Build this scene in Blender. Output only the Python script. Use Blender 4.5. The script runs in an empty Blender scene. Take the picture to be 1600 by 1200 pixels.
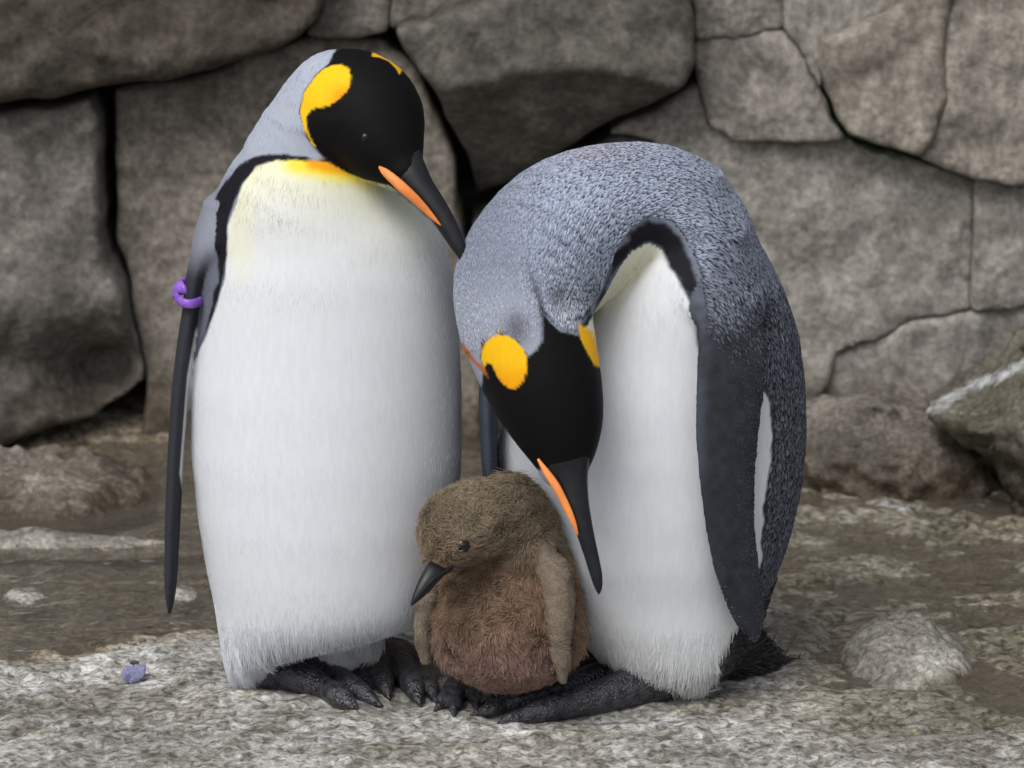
import bpy, math
import numpy as np
from math import radians, sin, cos

# ------------------------------------------------------------------ camera, world, sun, exposure
S = 0.00085                       # metres per photo pixel where the birds stand
DIST = 5.0
FPX = DIST / S
PITCH = radians(14.0)
FWD = np.array([0, cos(PITCH), -sin(PITCH)])
UP = np.array([0, sin(PITCH), cos(PITCH)])
RT = np.array([1.0, 0, 0])
CAM = -(FWD * DIST) + RT * 100 * S + UP * 490 * S

scene = bpy.context.scene
col = scene.collection
cd = bpy.data.cameras.new('camera')
cam = bpy.data.objects.new('camera', cd)
col.objects.link(cam)
cam.location = CAM
cam.rotation_euler = (math.pi / 2 - PITCH, 0, 0)
cd.sensor_width = 36
cd.lens = 36 * FPX / 1600
cd.clip_end = 200
cd.dof.use_dof = True
cd.dof.focus_distance = 4.92
cd.dof.aperture_fstop = 5.6
scene.camera = cam

SUN_EL, SUN_AZ = radians(54), radians(211)      # azimuth clockwise from +Y
world = bpy.data.worlds.new('World')
scene.world = world
world.use_nodes = True
wn = world.node_tree
bg = wn.nodes['Background']
sky = wn.nodes.new('ShaderNodeTexSky')
sky.sky_type = 'NISHITA'
sky.sun_disc = False
sky.sun_elevation = SUN_EL
sky.sun_rotation = SUN_AZ
sky.air_density = 1.0
sky.dust_density = 4.0
sky.ozone_density = 1.0
hs = wn.nodes.new('ShaderNodeHueSaturation')
hs.inputs['Saturation'].default_value = 0.36      # cloud cover greys the sky
wn.links.new(sky.outputs[0], hs.inputs['Color'])
wn.links.new(hs.outputs[0], bg.inputs['Color'])
bg.inputs['Strength'].default_value = 0.15

sd_ = bpy.data.lights.new('sun', 'SUN')
sd_.energy = 1.5
sd_.angle = radians(34)
sd_.color = (1.0, 0.985, 0.96)
sun = bpy.data.objects.new('sun', sd_)
col.objects.link(sun)
sun.rotation_euler = (math.pi / 2 - SUN_EL, 0, math.pi - SUN_AZ)
sun.location = (-1, -2, 4)

scene.view_settings.view_transform = 'Standard'
scene.view_settings.look = 'None'
scene.view_settings.gamma = 1.0
scene.view_settings.use_curve_mapping = False
scene.view_settings.exposure = 0.0
scene.cycles.use_denoising = True
scene.cycles.max_bounces = 8
scene.cycles.transparent_max_bounces = 8
scene.cycles_curves.shape = 'RIBBONS'

rng = np.random.default_rng(11)


# ------------------------------------------------------------------ geometry helpers
def at(px, py, Y):
    d = FWD + RT * (px - 800) / FPX + UP * (600 - py) / FPX
    return CAM + d * ((Y - CAM[1]) / d[1])


def at_z(px, py, z):
    d = FWD + RT * (px - 800) / FPX + UP * (600 - py) / FPX
    return CAM + d * ((z - CAM[2]) / d[2])


def plan(P):
    """where a point of a bird or of the ground lies on the drawing the markings were taken from"""
    D = np.asarray(P) - CAM
    w = D @ FWD
    return 800 + (D @ RT) / w * FPX, 600 - (D @ UP) / w * FPX


def _hash(i, j, k, seed):
    h = (i.astype(np.int64) * 374761393 + j.astype(np.int64) * 668265263 + k.astype(np.int64) * 2147483647 + seed * 974711) & 0xffffffff
    h = ((h ^ (h >> 13)) * 1274126177) & 0xffffffff
    return ((h ^ (h >> 16)) & 0xffff).astype(np.float32) / 65535.0


def noise(x, y, z, seed=0):
    """smooth value noise in -1..1"""
    x, y, z = np.broadcast_arrays(np.asarray(x, np.float32), np.asarray(y, np.float32), np.asarray(z, np.float32))
    i, j, k = np.floor(x), np.floor(y), np.floor(z)
    u, v, w = x - i, y - j, z - k
    u, v, w = [t * t * (3 - 2 * t) for t in (u, v, w)]
    r = 0
    for a in (0, 1):
        for b in (0, 1):
            for c in (0, 1):
                r = r + _hash(i + a, j + b, k + c, seed) * (u if a else 1 - u) * (v if b else 1 - v) * (w if c else 1 - w)
    return r * 2 - 1


def fbm(x, y, z, oct=4, seed=0):
    r, a = 0, 1.0
    for o in range(oct):
        r = r + a * noise(x, y, z, seed + o * 17)
        x, y, z, a = x * 2.03, y * 2.03, z * 2.03, a * .5
    return r


def smin(a, b, k):
    h = np.maximum(k - np.abs(a - b), 0) / k
    return np.minimum(a, b) - h * h * k * .25


def smax(a, b, k):
    return -smin(-a, -b, k)


def sstep(a, b, x):
    t = np.clip((x - a) / (b - a), 0, 1)
    return t * t * (3 - 2 * t)


def polysd(x, y, poly):
    """signed distance to a polygon, negative inside"""
    p = np.asarray(poly, float)
    x = np.asarray(x, float); y = np.asarray(y, float)
    d = np.full(x.shape, 1e9); ins = np.zeros(x.shape, bool)
    for (ax, ay), (bx, by) in zip(p, np.roll(p, -1, 0)):
        ex, ey = bx - ax, by - ay
        t = np.clip(((x - ax) * ex + (y - ay) * ey) / (ex * ex + ey * ey + 1e-12), 0, 1)
        d = np.minimum(d, (x - ax - t * ex) ** 2 + (y - ay - t * ey) ** 2)
        c = (ay > y) != (by > y)
        ins ^= c & (x < ex * (y - ay) / (ey if abs(ey) > 1e-9 else 1e-9) + ax)
    return np.where(ins, -1, 1) * np.sqrt(d)


class Loft:
    """stack of ellipses up the Z axis; rows (photo row, left, right, centre Y, half depth, slope)"""
    def __init__(s, rows, k=0):
        r = []
        for row in rows:
            py, l, rr, Y, ry = row[:5]
            sl = row[5] if len(row) > 5 else 0
            a, b = at(l, py, Y), at(rr, py, Y)
            r.append((a[2], (a[0] + b[0]) / 2, (b[0] - a[0]) / 2, Y, ry, sl))
        r = np.array(sorted(r))
        zz = np.linspace(r[0, 0], r[-1, 0], 160)
        t = [zz] + [np.interp(zz, r[:, 0], r[:, i]) for i in range(1, 6)]
        ker = np.hanning(15); ker /= ker.sum()
        for i in range(1, 6):
            e = np.pad(t[i], 7, mode='edge') if i in (1, 3, 5) else np.pad(t[i], 7, mode='reflect', reflect_type='odd')
            t[i] = np.convolve(e, ker, 'valid')
        s.t = t
        m = .05
        s.lo = np.array([(t[1] - t[2]).min() - m, (t[3] - t[4] - abs(t[5]) * t[2]).min() - m, zz[0] - m])
        s.hi = np.array([(t[1] + t[2]).max() + m, (t[3] + t[4] + abs(t[5]) * t[2]).max() + m, zz[-1] + m])

    def d(s, x, y, z):
        t = s.t
        g = [np.interp(z, t[0], t[i]).astype(np.float32) for i in range(1, 6)]
        rx, ry = np.maximum(g[1], .002), np.maximum(g[3], .002)
        u = (x - g[0]) / rx
        v = (y - g[2] - g[4] * (x - g[0])) / ry
        q = np.sqrt(u * u + v * v)
        d = (q - 1) * np.minimum(rx, ry)
        over = np.maximum(z - t[0][-1], t[0][0] - z)
        return np.maximum(d, over)


class Chain:
    """round cones joined in a line: nodes (xyz, radius)"""
    def __init__(s, nodes, sub=4):
        P = np.array([n[0] for n in nodes]); R = np.array([n[1] for n in nodes])
        n = len(P)
        if n > 2:                                   # Catmull-Rom refinement
            Q, T = [], []
            e = np.vstack([2 * P[0] - P[1], P, 2 * P[-1] - P[-2]])
            er = np.concatenate([[R[0]], R, [R[-1]]])
            for i in range(n - 1):
                for j in range(sub):
                    t = j / sub
                    w = .5 * np.array([-t + 2 * t * t - t ** 3, 2 - 5 * t * t + 3 * t ** 3, t + 4 * t * t - 3 * t ** 3, -t * t + t ** 3])
                    Q.append(w @ e[i:i + 4]); T.append(w @ er[i:i + 4])
            Q.append(P[-1]); T.append(R[-1])
            P, R = np.array(Q), np.array(T)
        s.P, s.R = P, R
        m = R.max() + .05
        s.lo, s.hi = P.min(0) - m, P.max(0) + m

    def d(s, x, y, z):
        r = None
        for a, b, ra, rb in zip(s.P[:-1], s.P[1:], s.R[:-1], s.R[1:]):
            e = b - a
            t = np.clip(((x - a[0]) * e[0] + (y - a[1]) * e[1] + (z - a[2]) * e[2]) / (e @ e + 1e-12), 0, 1)
            d = np.sqrt((x - a[0] - t * e[0]) ** 2 + (y - a[1] - t * e[1]) ** 2 + (z - a[2] - t * e[2]) ** 2) - (ra + t * (rb - ra))
            r = d if r is None else np.minimum(r, d)
        return r


def chain_px(nodes, sub=4):
    return Chain([(at(x, y, Y), r * S) for x, y, r, Y in nodes], sub)


def toe(nodes):
    return Chain([(at_z(x, y, r * S * .9), r * S) for x, y, r in nodes], 4)


def polygonise(prims, h, field=None, lo=None, hi=None):
    """prims: list of (primitive, blend k or callable, group). Returns vertices, quads"""
    if lo is None:
        lo = np.min([p[0].lo for p in prims], 0); hi = np.max([p[0].hi for p in prims], 0)
    n = np.ceil((hi - lo) / h).astype(int) + 1
    X = (lo[0] + np.arange(n[0]) * h).astype(np.float32)
    Y = (lo[1] + np.arange(n[1]) * h).astype(np.float32)
    Z = (lo[2] + np.arange(n[2]) * h).astype(np.float32)
    F = np.full(n, 1.0, np.float32)
    for p, k, g in prims:
        a = np.clip(((p.lo - lo) / h).astype(int), 0, n); b = np.clip(((p.hi - lo) / h).astype(int) + 2, 0, n)
        sl = tuple(slice(i, j) for i, j in zip(a, b))
        x, y, z = X[sl[0]][:, None, None], Y[sl[1]][None, :, None], Z[sl[2]][None, None, :]
        d = p.d(x, y, z)
        kk = k(x, y, z) if callable(k) else k
        F[sl] = smin(F[sl], d, kk)
    if field is not None:
        F = field(F, X[:, None, None], Y[None, :, None], Z[None, None, :]).astype(np.float32)
    return nets(F, lo, h)


def nets(F, lo, h):
    n = F.shape
    s = F < 0
    c = np.zeros((n[0] - 1, n[1] - 1, n[2] - 1), np.uint8)
    offs = [(a, b, d) for a in (0, 1) for b in (0, 1) for d in (0, 1)]
    for a, b, d in offs:
        c += s[a:n[0] - 1 + a, b:n[1] - 1 + b, d:n[2] - 1 + d]
    act = np.argwhere((c > 0) & (c < 8))
    idx = np.full(c.shape, -1, np.int64)
    idx[tuple(act.T)] = np.arange(len(act))
    cv = np.stack([F[act[:, 0] + a, act[:, 1] + b, act[:, 2] + d] for a, b, d in offs], 1)
    pos = np.zeros((len(act), 3)); cnt = np.zeros(len(act))
    O = np.array(offs, float)
    for i in range(8):
        for j in range(i + 1, 8):
            if np.abs(O[i] - O[j]).sum() != 1:
                continue
            m = (cv[:, i] < 0) != (cv[:, j] < 0)
            t = cv[m, i] / (cv[m, i] - cv[m, j])
            pos[m] += O[i] + t[:, None] * (O[j] - O[i]); cnt[m] += 1
    V = lo + (act + pos / np.maximum(cnt, 1)[:, None]) * h
    quads = []
    for ax in range(3):
        o1, o2 = (ax + 1) % 3, (ax + 2) % 3
        sh = [slice(None)] * 3; sh2 = [slice(None)] * 3
        sh[ax] = slice(0, n[ax] - 1); sh2[ax] = slice(1, n[ax])
        A, B = s[tuple(sh)], s[tuple(sh2)]
        e = np.argwhere(A != B)
        e = e[(e[:, o1] > 0) & (e[:, o1] < n[o1] - 1) & (e[:, o2] > 0) & (e[:, o2] < n[o2] - 1)]
        flip = A[tuple(e.T)]
        q = []
        for d1, d2 in ((-1, -1), (0, -1), (0, 0), (-1, 0)):
            f = e.copy(); f[:, o1] += d1; f[:, o2] += d2
            q.append(idx[tuple(f.T)])
        q = np.stack(q, 1)
        q[~flip] = q[~flip][:, ::-1]
        quads.append(q)
    Q = np.vstack(quads)
    Q = Q[(Q >= 0).all(1)]
    return V, Q


def relax(V, Q, it=2, f=.5):
    E = np.vstack([Q[:, [0, 1]], Q[:, [1, 2]], Q[:, [2, 3]], Q[:, [3, 0]]])
    n = len(V)
    cnt = np.bincount(E.ravel(), minlength=n)[:, None]
    for _ in range(it):
        a = np.stack([np.bincount(E[:, 0], V[E[:, 1], i], n) + np.bincount(E[:, 1], V[E[:, 0], i], n) for i in range(3)], 1)
        V = V + f * (a / np.maximum(cnt, 1) - V)
    return V


def normals(V, Q):
    fn = np.cross(V[Q[:, 2]] - V[Q[:, 0]], V[Q[:, 3]] - V[Q[:, 1]])
    N = np.stack([sum(np.bincount(Q[:, k], fn[:, i], len(V)) for k in range(4)) for i in range(3)], 1)
    return N / (np.linalg.norm(N, axis=1, keepdims=True) + 1e-12)


def mesh_obj(name, V, Q, mat, parent=None, colors=None, extra=None, smooth=True):
    me = bpy.data.meshes.new(name)
    V = np.asarray(V, np.float32); Q = np.asarray(Q, np.int32)
    k = Q.shape[1]
    me.vertices.add(len(V)); me.vertices.foreach_set('co', V.ravel())
    me.loops.add(Q.size); me.loops.foreach_set('vertex_index', Q.ravel())
    me.polygons.add(len(Q)); me.polygons.foreach_set('loop_start', np.arange(0, Q.size, k, dtype=np.int32))
    me.update(calc_edges=True)
    me.validate()
    if smooth:
        me.polygons.foreach_set('use_smooth', np.ones(len(me.polygons), bool))
    if colors is not None:
        a = me.color_attributes.new('tint', 'FLOAT_COLOR', 'POINT')
        a.data.foreach_set('color', np.hstack([colors, np.ones((len(V), 1))]).astype(np.float32).ravel())
    for nm, arr in (extra or {}).items():
        a = me.attributes.new(nm, 'FLOAT', 'POINT')
        a.data.foreach_set('value', np.asarray(arr, np.float32))
    me.materials.append(mat)
    o = bpy.data.objects.new(name, me)
    col.objects.link(o)
    if parent is not None:
        o.parent = parent
    return o


def empty(name, loc):
    o = bpy.data.objects.new(name, None)
    o.empty_display_size = .1
    col.objects.link(o)
    o.location = loc
    return o


def tag(o, label=None, cat=None, group=None, kind=None):
    for k, v in (('label', label), ('category', cat), ('group', group), ('kind', kind)):
        if v:
            o[k] = v
    return o


def keep(o, parent):
    """parent without moving"""
    o.parent = parent
    o.matrix_parent_inverse = parent.matrix_world.inverted() if False else o.matrix_parent_inverse
    o.location = [a - b for a, b in zip(o.location, parent.location)]
    return o


# ------------------------------------------------------------------ materials
def mat(name):
    m = bpy.data.materials.new(name)
    m.use_nodes = True
    nt = m.node_tree
    return m, nt, nt.nodes['Principled BSDF'], nt.nodes, nt.links


def N_(nodes, kind, **kw):
    n = nodes.new(kind)
    for k, v in kw.items():
        if k.startswith('i_'):
            n.inputs[k[2:].replace('_', ' ')].default_value = v
        else:
            setattr(n, k, v)
    return n


def ramp(nodes, stops):
    r = nodes.new('ShaderNodeValToRGB')
    e = r.color_ramp.elements
    while len(e) > 1:
        e.remove(e[-1])
    e[0].position = stops[0][0]; e[0].color = (*stops[0][1], 1)
    for p, c in stops[1:]:
        x = e.new(p); x.color = (*c, 1)
    return r


def mixc(nodes, links, mode, fac, a, b):
    m = nodes.new('ShaderNodeMix'); m.data_type = 'RGBA'; m.blend_type = mode
    if isinstance(fac, (int, float)):
        m.inputs[0].default_value = fac
    else:
        links.new(fac, m.inputs[0])
    for s, v in ((6, a), (7, b)):
        if isinstance(v, tuple):
            m.inputs[s].default_value = (*v, 1)
        else:
            links.new(v, m.inputs[s])
    return m.outputs[2]


def tint_mat(name, rough=.6, noise_scale=300, noise_amt=.25, bump=.2, bump_scale=400, spec=.3, stretch=None):
    m, nt, bs, nd, lk = mat(name)
    a = N_(nd, 'ShaderNodeAttribute', attribute_name='tint')
    tc = nd.new('ShaderNodeTexCoord')
    src = tc.outputs['Object']
    if stretch:
        mp = nd.new('ShaderNodeMapping'); mp.inputs['Scale'].default_value = stretch
        lk.new(src, mp.inputs['Vector']); src = mp.outputs[0]
    n1 = N_(nd, 'ShaderNodeTexNoise', i_Scale=noise_scale, i_Detail=3.0)
    lk.new(src, n1.inputs['Vector'])
    r = ramp(nd, [(.3, (1 - noise_amt,) * 3), (.7, (1 + noise_amt,) * 3)])
    lk.new(n1.outputs[0], r.inputs[0])
    lk.new(mixc(nd, lk, 'MULTIPLY', 1.0, a.outputs['Color'], r.outputs[0]), bs.inputs['Base Color'])
    bs.inputs['Roughness'].default_value = rough
    bs.inputs['Specular IOR Level'].default_value = spec
    n2 = N_(nd, 'ShaderNodeTexNoise', i_Scale=bump_scale, i_Detail=2.0)
    lk.new(src, n2.inputs['Vector'])
    b = N_(nd, 'ShaderNodeBump', i_Strength=bump, i_Distance=.002)
    lk.new(n2.outputs[0], b.inputs['Height'])
    lk.new(b.outputs[0], bs.inputs['Normal'])
    return m


def strand_mat(name, rough=.6, spec=.25):
    m, nt, bs, nd, lk = mat(name)
    a = N_(nd, 'ShaderNodeAttribute', attribute_name='tint')
    lk.new(a.outputs['Color'], bs.inputs['Base Color'])
    bs.inputs['Roughness'].default_value = rough
    bs.inputs['Specular IOR Level'].default_value = spec
    return m


def plain_mat(name, rgb, rough, spec=.4, var=.2, scale=150, bump=.15, coat=0):
    m, nt, bs, nd, lk = mat(name)
    tc = nd.new('ShaderNodeTexCoord')
    n1 = N_(nd, 'ShaderNodeTexNoise', i_Scale=scale, i_Detail=4.0)
    lk.new(tc.outputs['Object'], n1.inputs['Vector'])
    r = ramp(nd, [(.3, tuple(c * (1 - var) for c in rgb)), (.7, tuple(min(1, c * (1 + var)) for c in rgb))])
    lk.new(n1.outputs[0], r.inputs[0])
    lk.new(r.outputs[0], bs.inputs['Base Color'])
    bs.inputs['Roughness'].default_value = rough
    bs.inputs['Specular IOR Level'].default_value = spec
    bs.inputs['Coat Weight'].default_value = coat
    b = N_(nd, 'ShaderNodeBump', i_Strength=bump, i_Distance=.001)
    lk.new(n1.outputs[0], b.inputs['Height'])
    lk.new(b.outputs[0], bs.inputs['Normal'])
    return m


def lime_fac(nd, lk, attr, src):
    n = N_(nd, 'ShaderNodeTexNoise', i_Scale=38.0, i_Detail=5.0, i_Roughness=.7)
    lk.new(src, n.inputs['Vector'])
    ad = nd.new('ShaderNodeMath'); ad.operation = 'ADD'
    lk.new(attr.outputs['Fac'], ad.inputs[0]); lk.new(n.outputs[0], ad.inputs[1])
    mr = N_(nd, 'ShaderNodeMapRange'); mr.inputs[1].default_value = .92; mr.inputs[2].default_value = 1.22
    lk.new(ad.outputs[0], mr.inputs[0])
    return mr.outputs[0]


def rock_mat(name, dark, mid, light, rough=.85, fleck=.5, scale=1.0, bumpd=.012):
    """mottled artificial sandstone; object colour tints each stone; attribute wet darkens and glosses where water runs"""
    m, nt, bs, nd, lk = mat(name)
    tc = nd.new('ShaderNodeTexCoord')
    oi = nd.new('ShaderNodeObjectInfo')
    src = tc.outputs['Object']
    big = N_(nd, 'ShaderNodeTexNoise', i_Scale=4.5 * scale, i_Detail=7.0, i_Roughness=.62, i_Distortion=.4)
    fine = N_(nd, 'ShaderNodeTexNoise', i_Scale=75 * scale, i_Detail=6.0, i_Roughness=.7)
    mid_n = N_(nd, 'ShaderNodeTexNoise', i_Scale=20 * scale, i_Detail=5.0, i_Roughness=.6)
    for n in (big, fine, mid_n):
        lk.new(src, n.inputs['Vector'])
    r1 = ramp(nd, [(.25, dark), (.5, mid), (.75, light)])
    lk.new(big.outputs[0], r1.inputs[0])
    r2 = ramp(nd, [(.36, (1 - fleck,) * 3), (.5, (1, 1, 1)), (.66, (1 + fleck * 1.2,) * 3)])
    lk.new(fine.outputs[0], r2.inputs[0])
    c = mixc(nd, lk, 'MULTIPLY', 1.0, r1.outputs[0], r2.outputs[0])
    r3 = ramp(nd, [(.36, (.62, .6, .57)), (.62, (1.18, 1.16, 1.14))])
    lk.new(mid_n.outputs[0], r3.inputs[0])
    c = mixc(nd, lk, 'MULTIPLY', .8, c, r3.outputs[0])
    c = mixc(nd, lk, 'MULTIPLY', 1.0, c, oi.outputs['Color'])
    w = N_(nd, 'ShaderNodeAttribute', attribute_name='wet')
    c = mixc(nd, lk, 'MIX', w.outputs['Fac'], c, mixc(nd, lk, 'MULTIPLY', 1.0, c, (.46, .40, .33)))
    li = N_(nd, 'ShaderNodeAttribute', attribute_name='lime')
    c = mixc(nd, lk, 'MIX', lime_fac(nd, lk, li, src), c, (.58, .60, .62))
    mo = N_(nd, 'ShaderNodeAttribute', attribute_name='moss')
    c = mixc(nd, lk, 'MIX', lime_fac(nd, lk, mo, src), c, (.028, .052, .016))
    lk.new(c, bs.inputs['Base Color'])
    mr = N_(nd, 'ShaderNodeMapRange'); mr.inputs[3].default_value = rough; mr.inputs[4].default_value = .32
    lk.new(w.outputs['Fac'], mr.inputs[0]); lk.new(mr.outputs[0], bs.inputs['Roughness'])
    bs.inputs['Specular IOR Level'].default_value = .35
    b1 = N_(nd, 'ShaderNodeBump', i_Strength=.55, i_Distance=bumpd)
    lk.new(mid_n.outputs[0], b1.inputs['Height'])
    b2 = N_(nd, 'ShaderNodeBump', i_Strength=.6, i_Distance=bumpd * .4)
    lk.new(fine.outputs[0], b2.inputs['Height']); lk.new(b1.outputs[0], b2.inputs['Normal'])
    lk.new(b2.outputs[0], bs.inputs['Normal'])
    return m


M_wall = rock_mat('wall_rock', (.125, .120, .112), (.210, .203, .192), (.300, .292, .280), fleck=.36)
M_back = rock_mat('joint_rock', (.02, .02, .018), (.03, .03, .026), (.045, .042, .036))
M_bould = rock_mat('boulder_rock', (.09, .085, .075), (.18, .17, .155), (.33, .32, .30), rough=.7, scale=1.6)


def ground_mat():
    m, nt, bs, nd, lk = mat('flaky_rock')
    tc = nd.new('ShaderNodeTexCoord')
    src = tc.outputs['Object']
    ns = {}
    for nm, sc_, det in (('big', 3.2, 5), ('mid', 26, 5), ('flake', 84, 4), ('grit', 260, 2)):
        ns[nm] = N_(nd, 'ShaderNodeTexNoise', i_Scale=sc_, i_Detail=float(det), i_Roughness=.62)
        ns[nm].inputs['Distortion'].default_value = {'big': .5, 'mid': .8, 'flake': .7, 'grit': .5}[nm]
        lk.new(src, ns[nm].inputs['Vector'])
    r1 = ramp(nd, [(.30, (.19, .185, .165)), (.5, (.31, .305, .29)), (.68, (.46, .455, .44))])
    lk.new(ns['big'].outputs[0], r1.inputs[0])
    rf = ramp(nd, [(.36, (.25, .25, .23)), (.46, (.78, .78, .75)), (.53, (1.08, 1.08, 1.08)), (.62, (1.6, 1.6, 1.58))])
    lk.new(ns['flake'].outputs[0], rf.inputs[0])
    c = mixc(nd, lk, 'MULTIPLY', .9, r1.outputs[0], rf.outputs[0])
    rm = ramp(nd, [(.36, (.5, .47, .40)), (.5, (1, 1, 1)), (.64, (1.3, 1.3, 1.3))])
    lk.new(ns['mid'].outputs[0], rm.inputs[0])
    c = mixc(nd, lk, 'MULTIPLY', .85, c, rm.outputs[0])
    rg = ramp(nd, [(.35, (.7, .7, .7)), (.65, (1.3, 1.3, 1.3))])
    lk.new(ns['grit'].outputs[0], rg.inputs[0])
    c = mixc(nd, lk, 'MULTIPLY', .45, c, rg.outputs[0])
    # yellowish algae spots
    al = N_(nd, 'ShaderNodeTexNoise', i_Scale=9.0, i_Detail=5.0, i_Roughness=.7)
    lk.new(src, al.inputs['Vector'])
    ra = ramp(nd, [(.6, (0, 0, 0)), (.72, (1, 1, 1))])
    lk.new(al.outputs[0], ra.inputs[0])
    c = mixc(nd, lk, 'MIX', ra.outputs[0], c, mixc(nd, lk, 'MULTIPLY', 1.0, c, (1.0, .92, .62)))
    w = N_(nd, 'ShaderNodeAttribute', attribute_name='wet')
    rust = N_(nd, 'ShaderNodeAttribute', attribute_name='rust')
    c = mixc(nd, lk, 'MIX', w.outputs['Fac'], c, mixc(nd, lk, 'MULTIPLY', 1.0, c, (.52, .485, .40)))
    c = mixc(nd, lk, 'MIX', rust.outputs['Fac'], c, mixc(nd, lk, 'MULTIPLY', 1.0, c, (.74, .62, .48)))
    li = N_(nd, 'ShaderNodeAttribute', attribute_name='lime')
    c = mixc(nd, lk, 'MIX', lime_fac(nd, lk, li, src), c, (.62, .64, .67))
    lk.new(c, bs.inputs['Base Color'])
    mr = N_(nd, 'ShaderNodeMapRange'); mr.inputs[3].default_value = .85; mr.inputs[4].default_value = .3
    lk.new(w.outputs['Fac'], mr.inputs[0]); lk.new(mr.outputs[0], bs.inputs['Roughness'])
    bs.inputs['Specular IOR Level'].default_value = .4
    b1 = N_(nd, 'ShaderNodeBump', i_Strength=.7, i_Distance=.006)
    lk.new(ns['mid'].outputs[0], b1.inputs['Height'])
    b2 = N_(nd, 'ShaderNodeBump', i_Strength=.9, i_Distance=.0025)
    lk.new(ns['flake'].outputs[0], b2.inputs['Height']); lk.new(b1.outputs[0], b2.inputs['Normal'])
    lk.new(b2.outputs[0], bs.inputs['Normal'])
    return m


def water_mat():
    m, nt, bs, nd, lk = mat('shallow_water')
    nd.remove(bs)
    out = nd['Material Output']
    tr = N_(nd, 'ShaderNodeBsdfTransparent'); tr.inputs[0].default_value = (.93, .90, .84, 1)
    gl = N_(nd, 'ShaderNodeBsdfGlossy'); gl.inputs['Roughness'].default_value = .03
    fr = N_(nd, 'ShaderNodeFresnel'); fr.inputs[0].default_value = 1.33
    mk = N_(nd, 'ShaderNodeBsdfDiffuse'); mk.inputs[0].default_value = (.15, .132, .108, 1)      # silt in the water
    silt = nd.new('ShaderNodeMixShader'); silt.inputs[0].default_value = .42
    lk.new(tr.outputs[0], silt.inputs[1]); lk.new(mk.outputs[0], silt.inputs[2])
    mx = nd.new('ShaderNodeMixShader')
    tc = nd.new('ShaderNodeTexCoord')
    n1 = N_(nd, 'ShaderNodeTexNoise', i_Scale=16.0, i_Detail=3.0, i_Distortion=.6)
    n2 = N_(nd, 'ShaderNodeTexNoise', i_Scale=45.0, i_Detail=2.0)
    for n in (n1, n2):
        lk.new(tc.outputs['Object'], n.inputs['Vector'])
    b1 = N_(nd, 'ShaderNodeBump', i_Strength=.8, i_Distance=.03)
    b2 = N_(nd, 'ShaderNodeBump', i_Strength=.35, i_Distance=.006)
    lk.new(n1.outputs[0], b1.inputs['Height']); lk.new(n2.outputs[0], b2.inputs['Height'])
    lk.new(b1.outputs[0], b2.inputs['Normal'])
    lk.new(b2.outputs[0], gl.inputs['Normal']); lk.new(b2.outputs[0], fr.inputs['Normal'])
    lk.new(fr.outputs[0], mx.inputs[0]); lk.new(silt.outputs[0], mx.inputs[1]); lk.new(gl.outputs[0], mx.inputs[2])
    lk.new(mx.outputs[0], out.inputs['Surface'])
    return m


# ------------------------------------------------------------------ ground and water
def axis(a, b, step, lo, hi):
    d = np.arange(a, b + 1e-6, step)
    l, r, st = [], [], step
    x = a
    while x > lo:
        st *= 1.25; x -= st; l.append(x)
    st, x = step, b
    while x < hi:
        st *= 1.25; x += st; r.append(x)
    return np.concatenate([l[::-1], d, r])


POOL = [(-900, 1030), (0, 1024), (60, 1014), (150, 1004), (250, 992), (330, 982), (420, 970), (560, 940), (720, 900), (900, 880),
        (1000, 850), (1000, 600), (-900, 600)]
SHALLOW = [(900, 880), (1120, 930), (1200, 945), (1270, 990), (1255, 1040), (1300, 1085), (1420, 1110), (1640, 1130), (2600, 1160), (2600, 500), (900, 500)]


def ground_height(x, y):
    P = np.stack([x, y, np.zeros_like(x)], -1)
    px, py = plan(P)
    f = fbm(x * 7, y * 7, 0 * x, 4, 3)
    wob = 9 * fbm(x * 14, y * 14, 0 * x + 5, 3, 8)
    s1 = polysd(px, py, POOL) + wob
    s2 = polysd(px, py, SHALLOW) + 1.6 * wob
    deep = sstep(6, -26, s1)
    shal = sstep(15, -50, s2)
    z = .004 * f + .0040 * fbm(x * 34, y * 34, 0 * x, 3, 21)
    z = z - deep * (.040 + .012 * f)
    z = z - shal * (1 - deep) * (.0122 + .013 * fbm(x * 8, y * 14, 0 * x, 4, 31))
    z = z + np.clip(y - 1.22, 0, 1) * .22 * sstep(.1, -.3, x)           # the floor climbs to the foot of the wall
    return z, px, py, s1, s2


gx = axis(-1.1, 1.35, .0055, -7, 7)
gy = axis(-.75, 1.6, .006, -7, 6)
GX, GY = np.meshgrid(gx, gy, indexing='ij')
GZ, gpx, gpy, s1, s2 = ground_height(GX, GY)
wn_ = fbm(GX * 6, GY * 10, 0 * GX, 4, 41)
wet = np.maximum(sstep(14, -8, s1) * (1 - .55 * sstep(-15, -50, s1)), sstep(30, -30, s2 + 25 * wn_))
wet = np.maximum(wet * .95, .55 * sstep(.15, .6, wn_ - .25 + sstep(1050, 1500, gpx) * .35))
damp = sstep(1130, 1330, gpx + 90 * wn_) * sstep(1215, 1120, gpy + 40 * wn_)          # the floor stays damp and algae stained beside the tail
wet = np.maximum(wet, .85 * damp)
wet = np.maximum(wet, .6 * sstep(.25, .7, fbm(GX * 9, GY * 14, 0 * GX + 4, 4, 43)))
rust = np.maximum(sstep(30, 4, np.abs(s1 + 4)) * .8 * (gpx < 520), sstep(1.0, 1.3, GY) * .9 * (gpx < 700))
rust = np.maximum(rust, .35 * sstep(.2, .7, fbm(GX * 4, GY * 7, 0 * GX + 2, 4, 51)) * sstep(60, -60, s2))
lime = np.zeros_like(GX)
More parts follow.
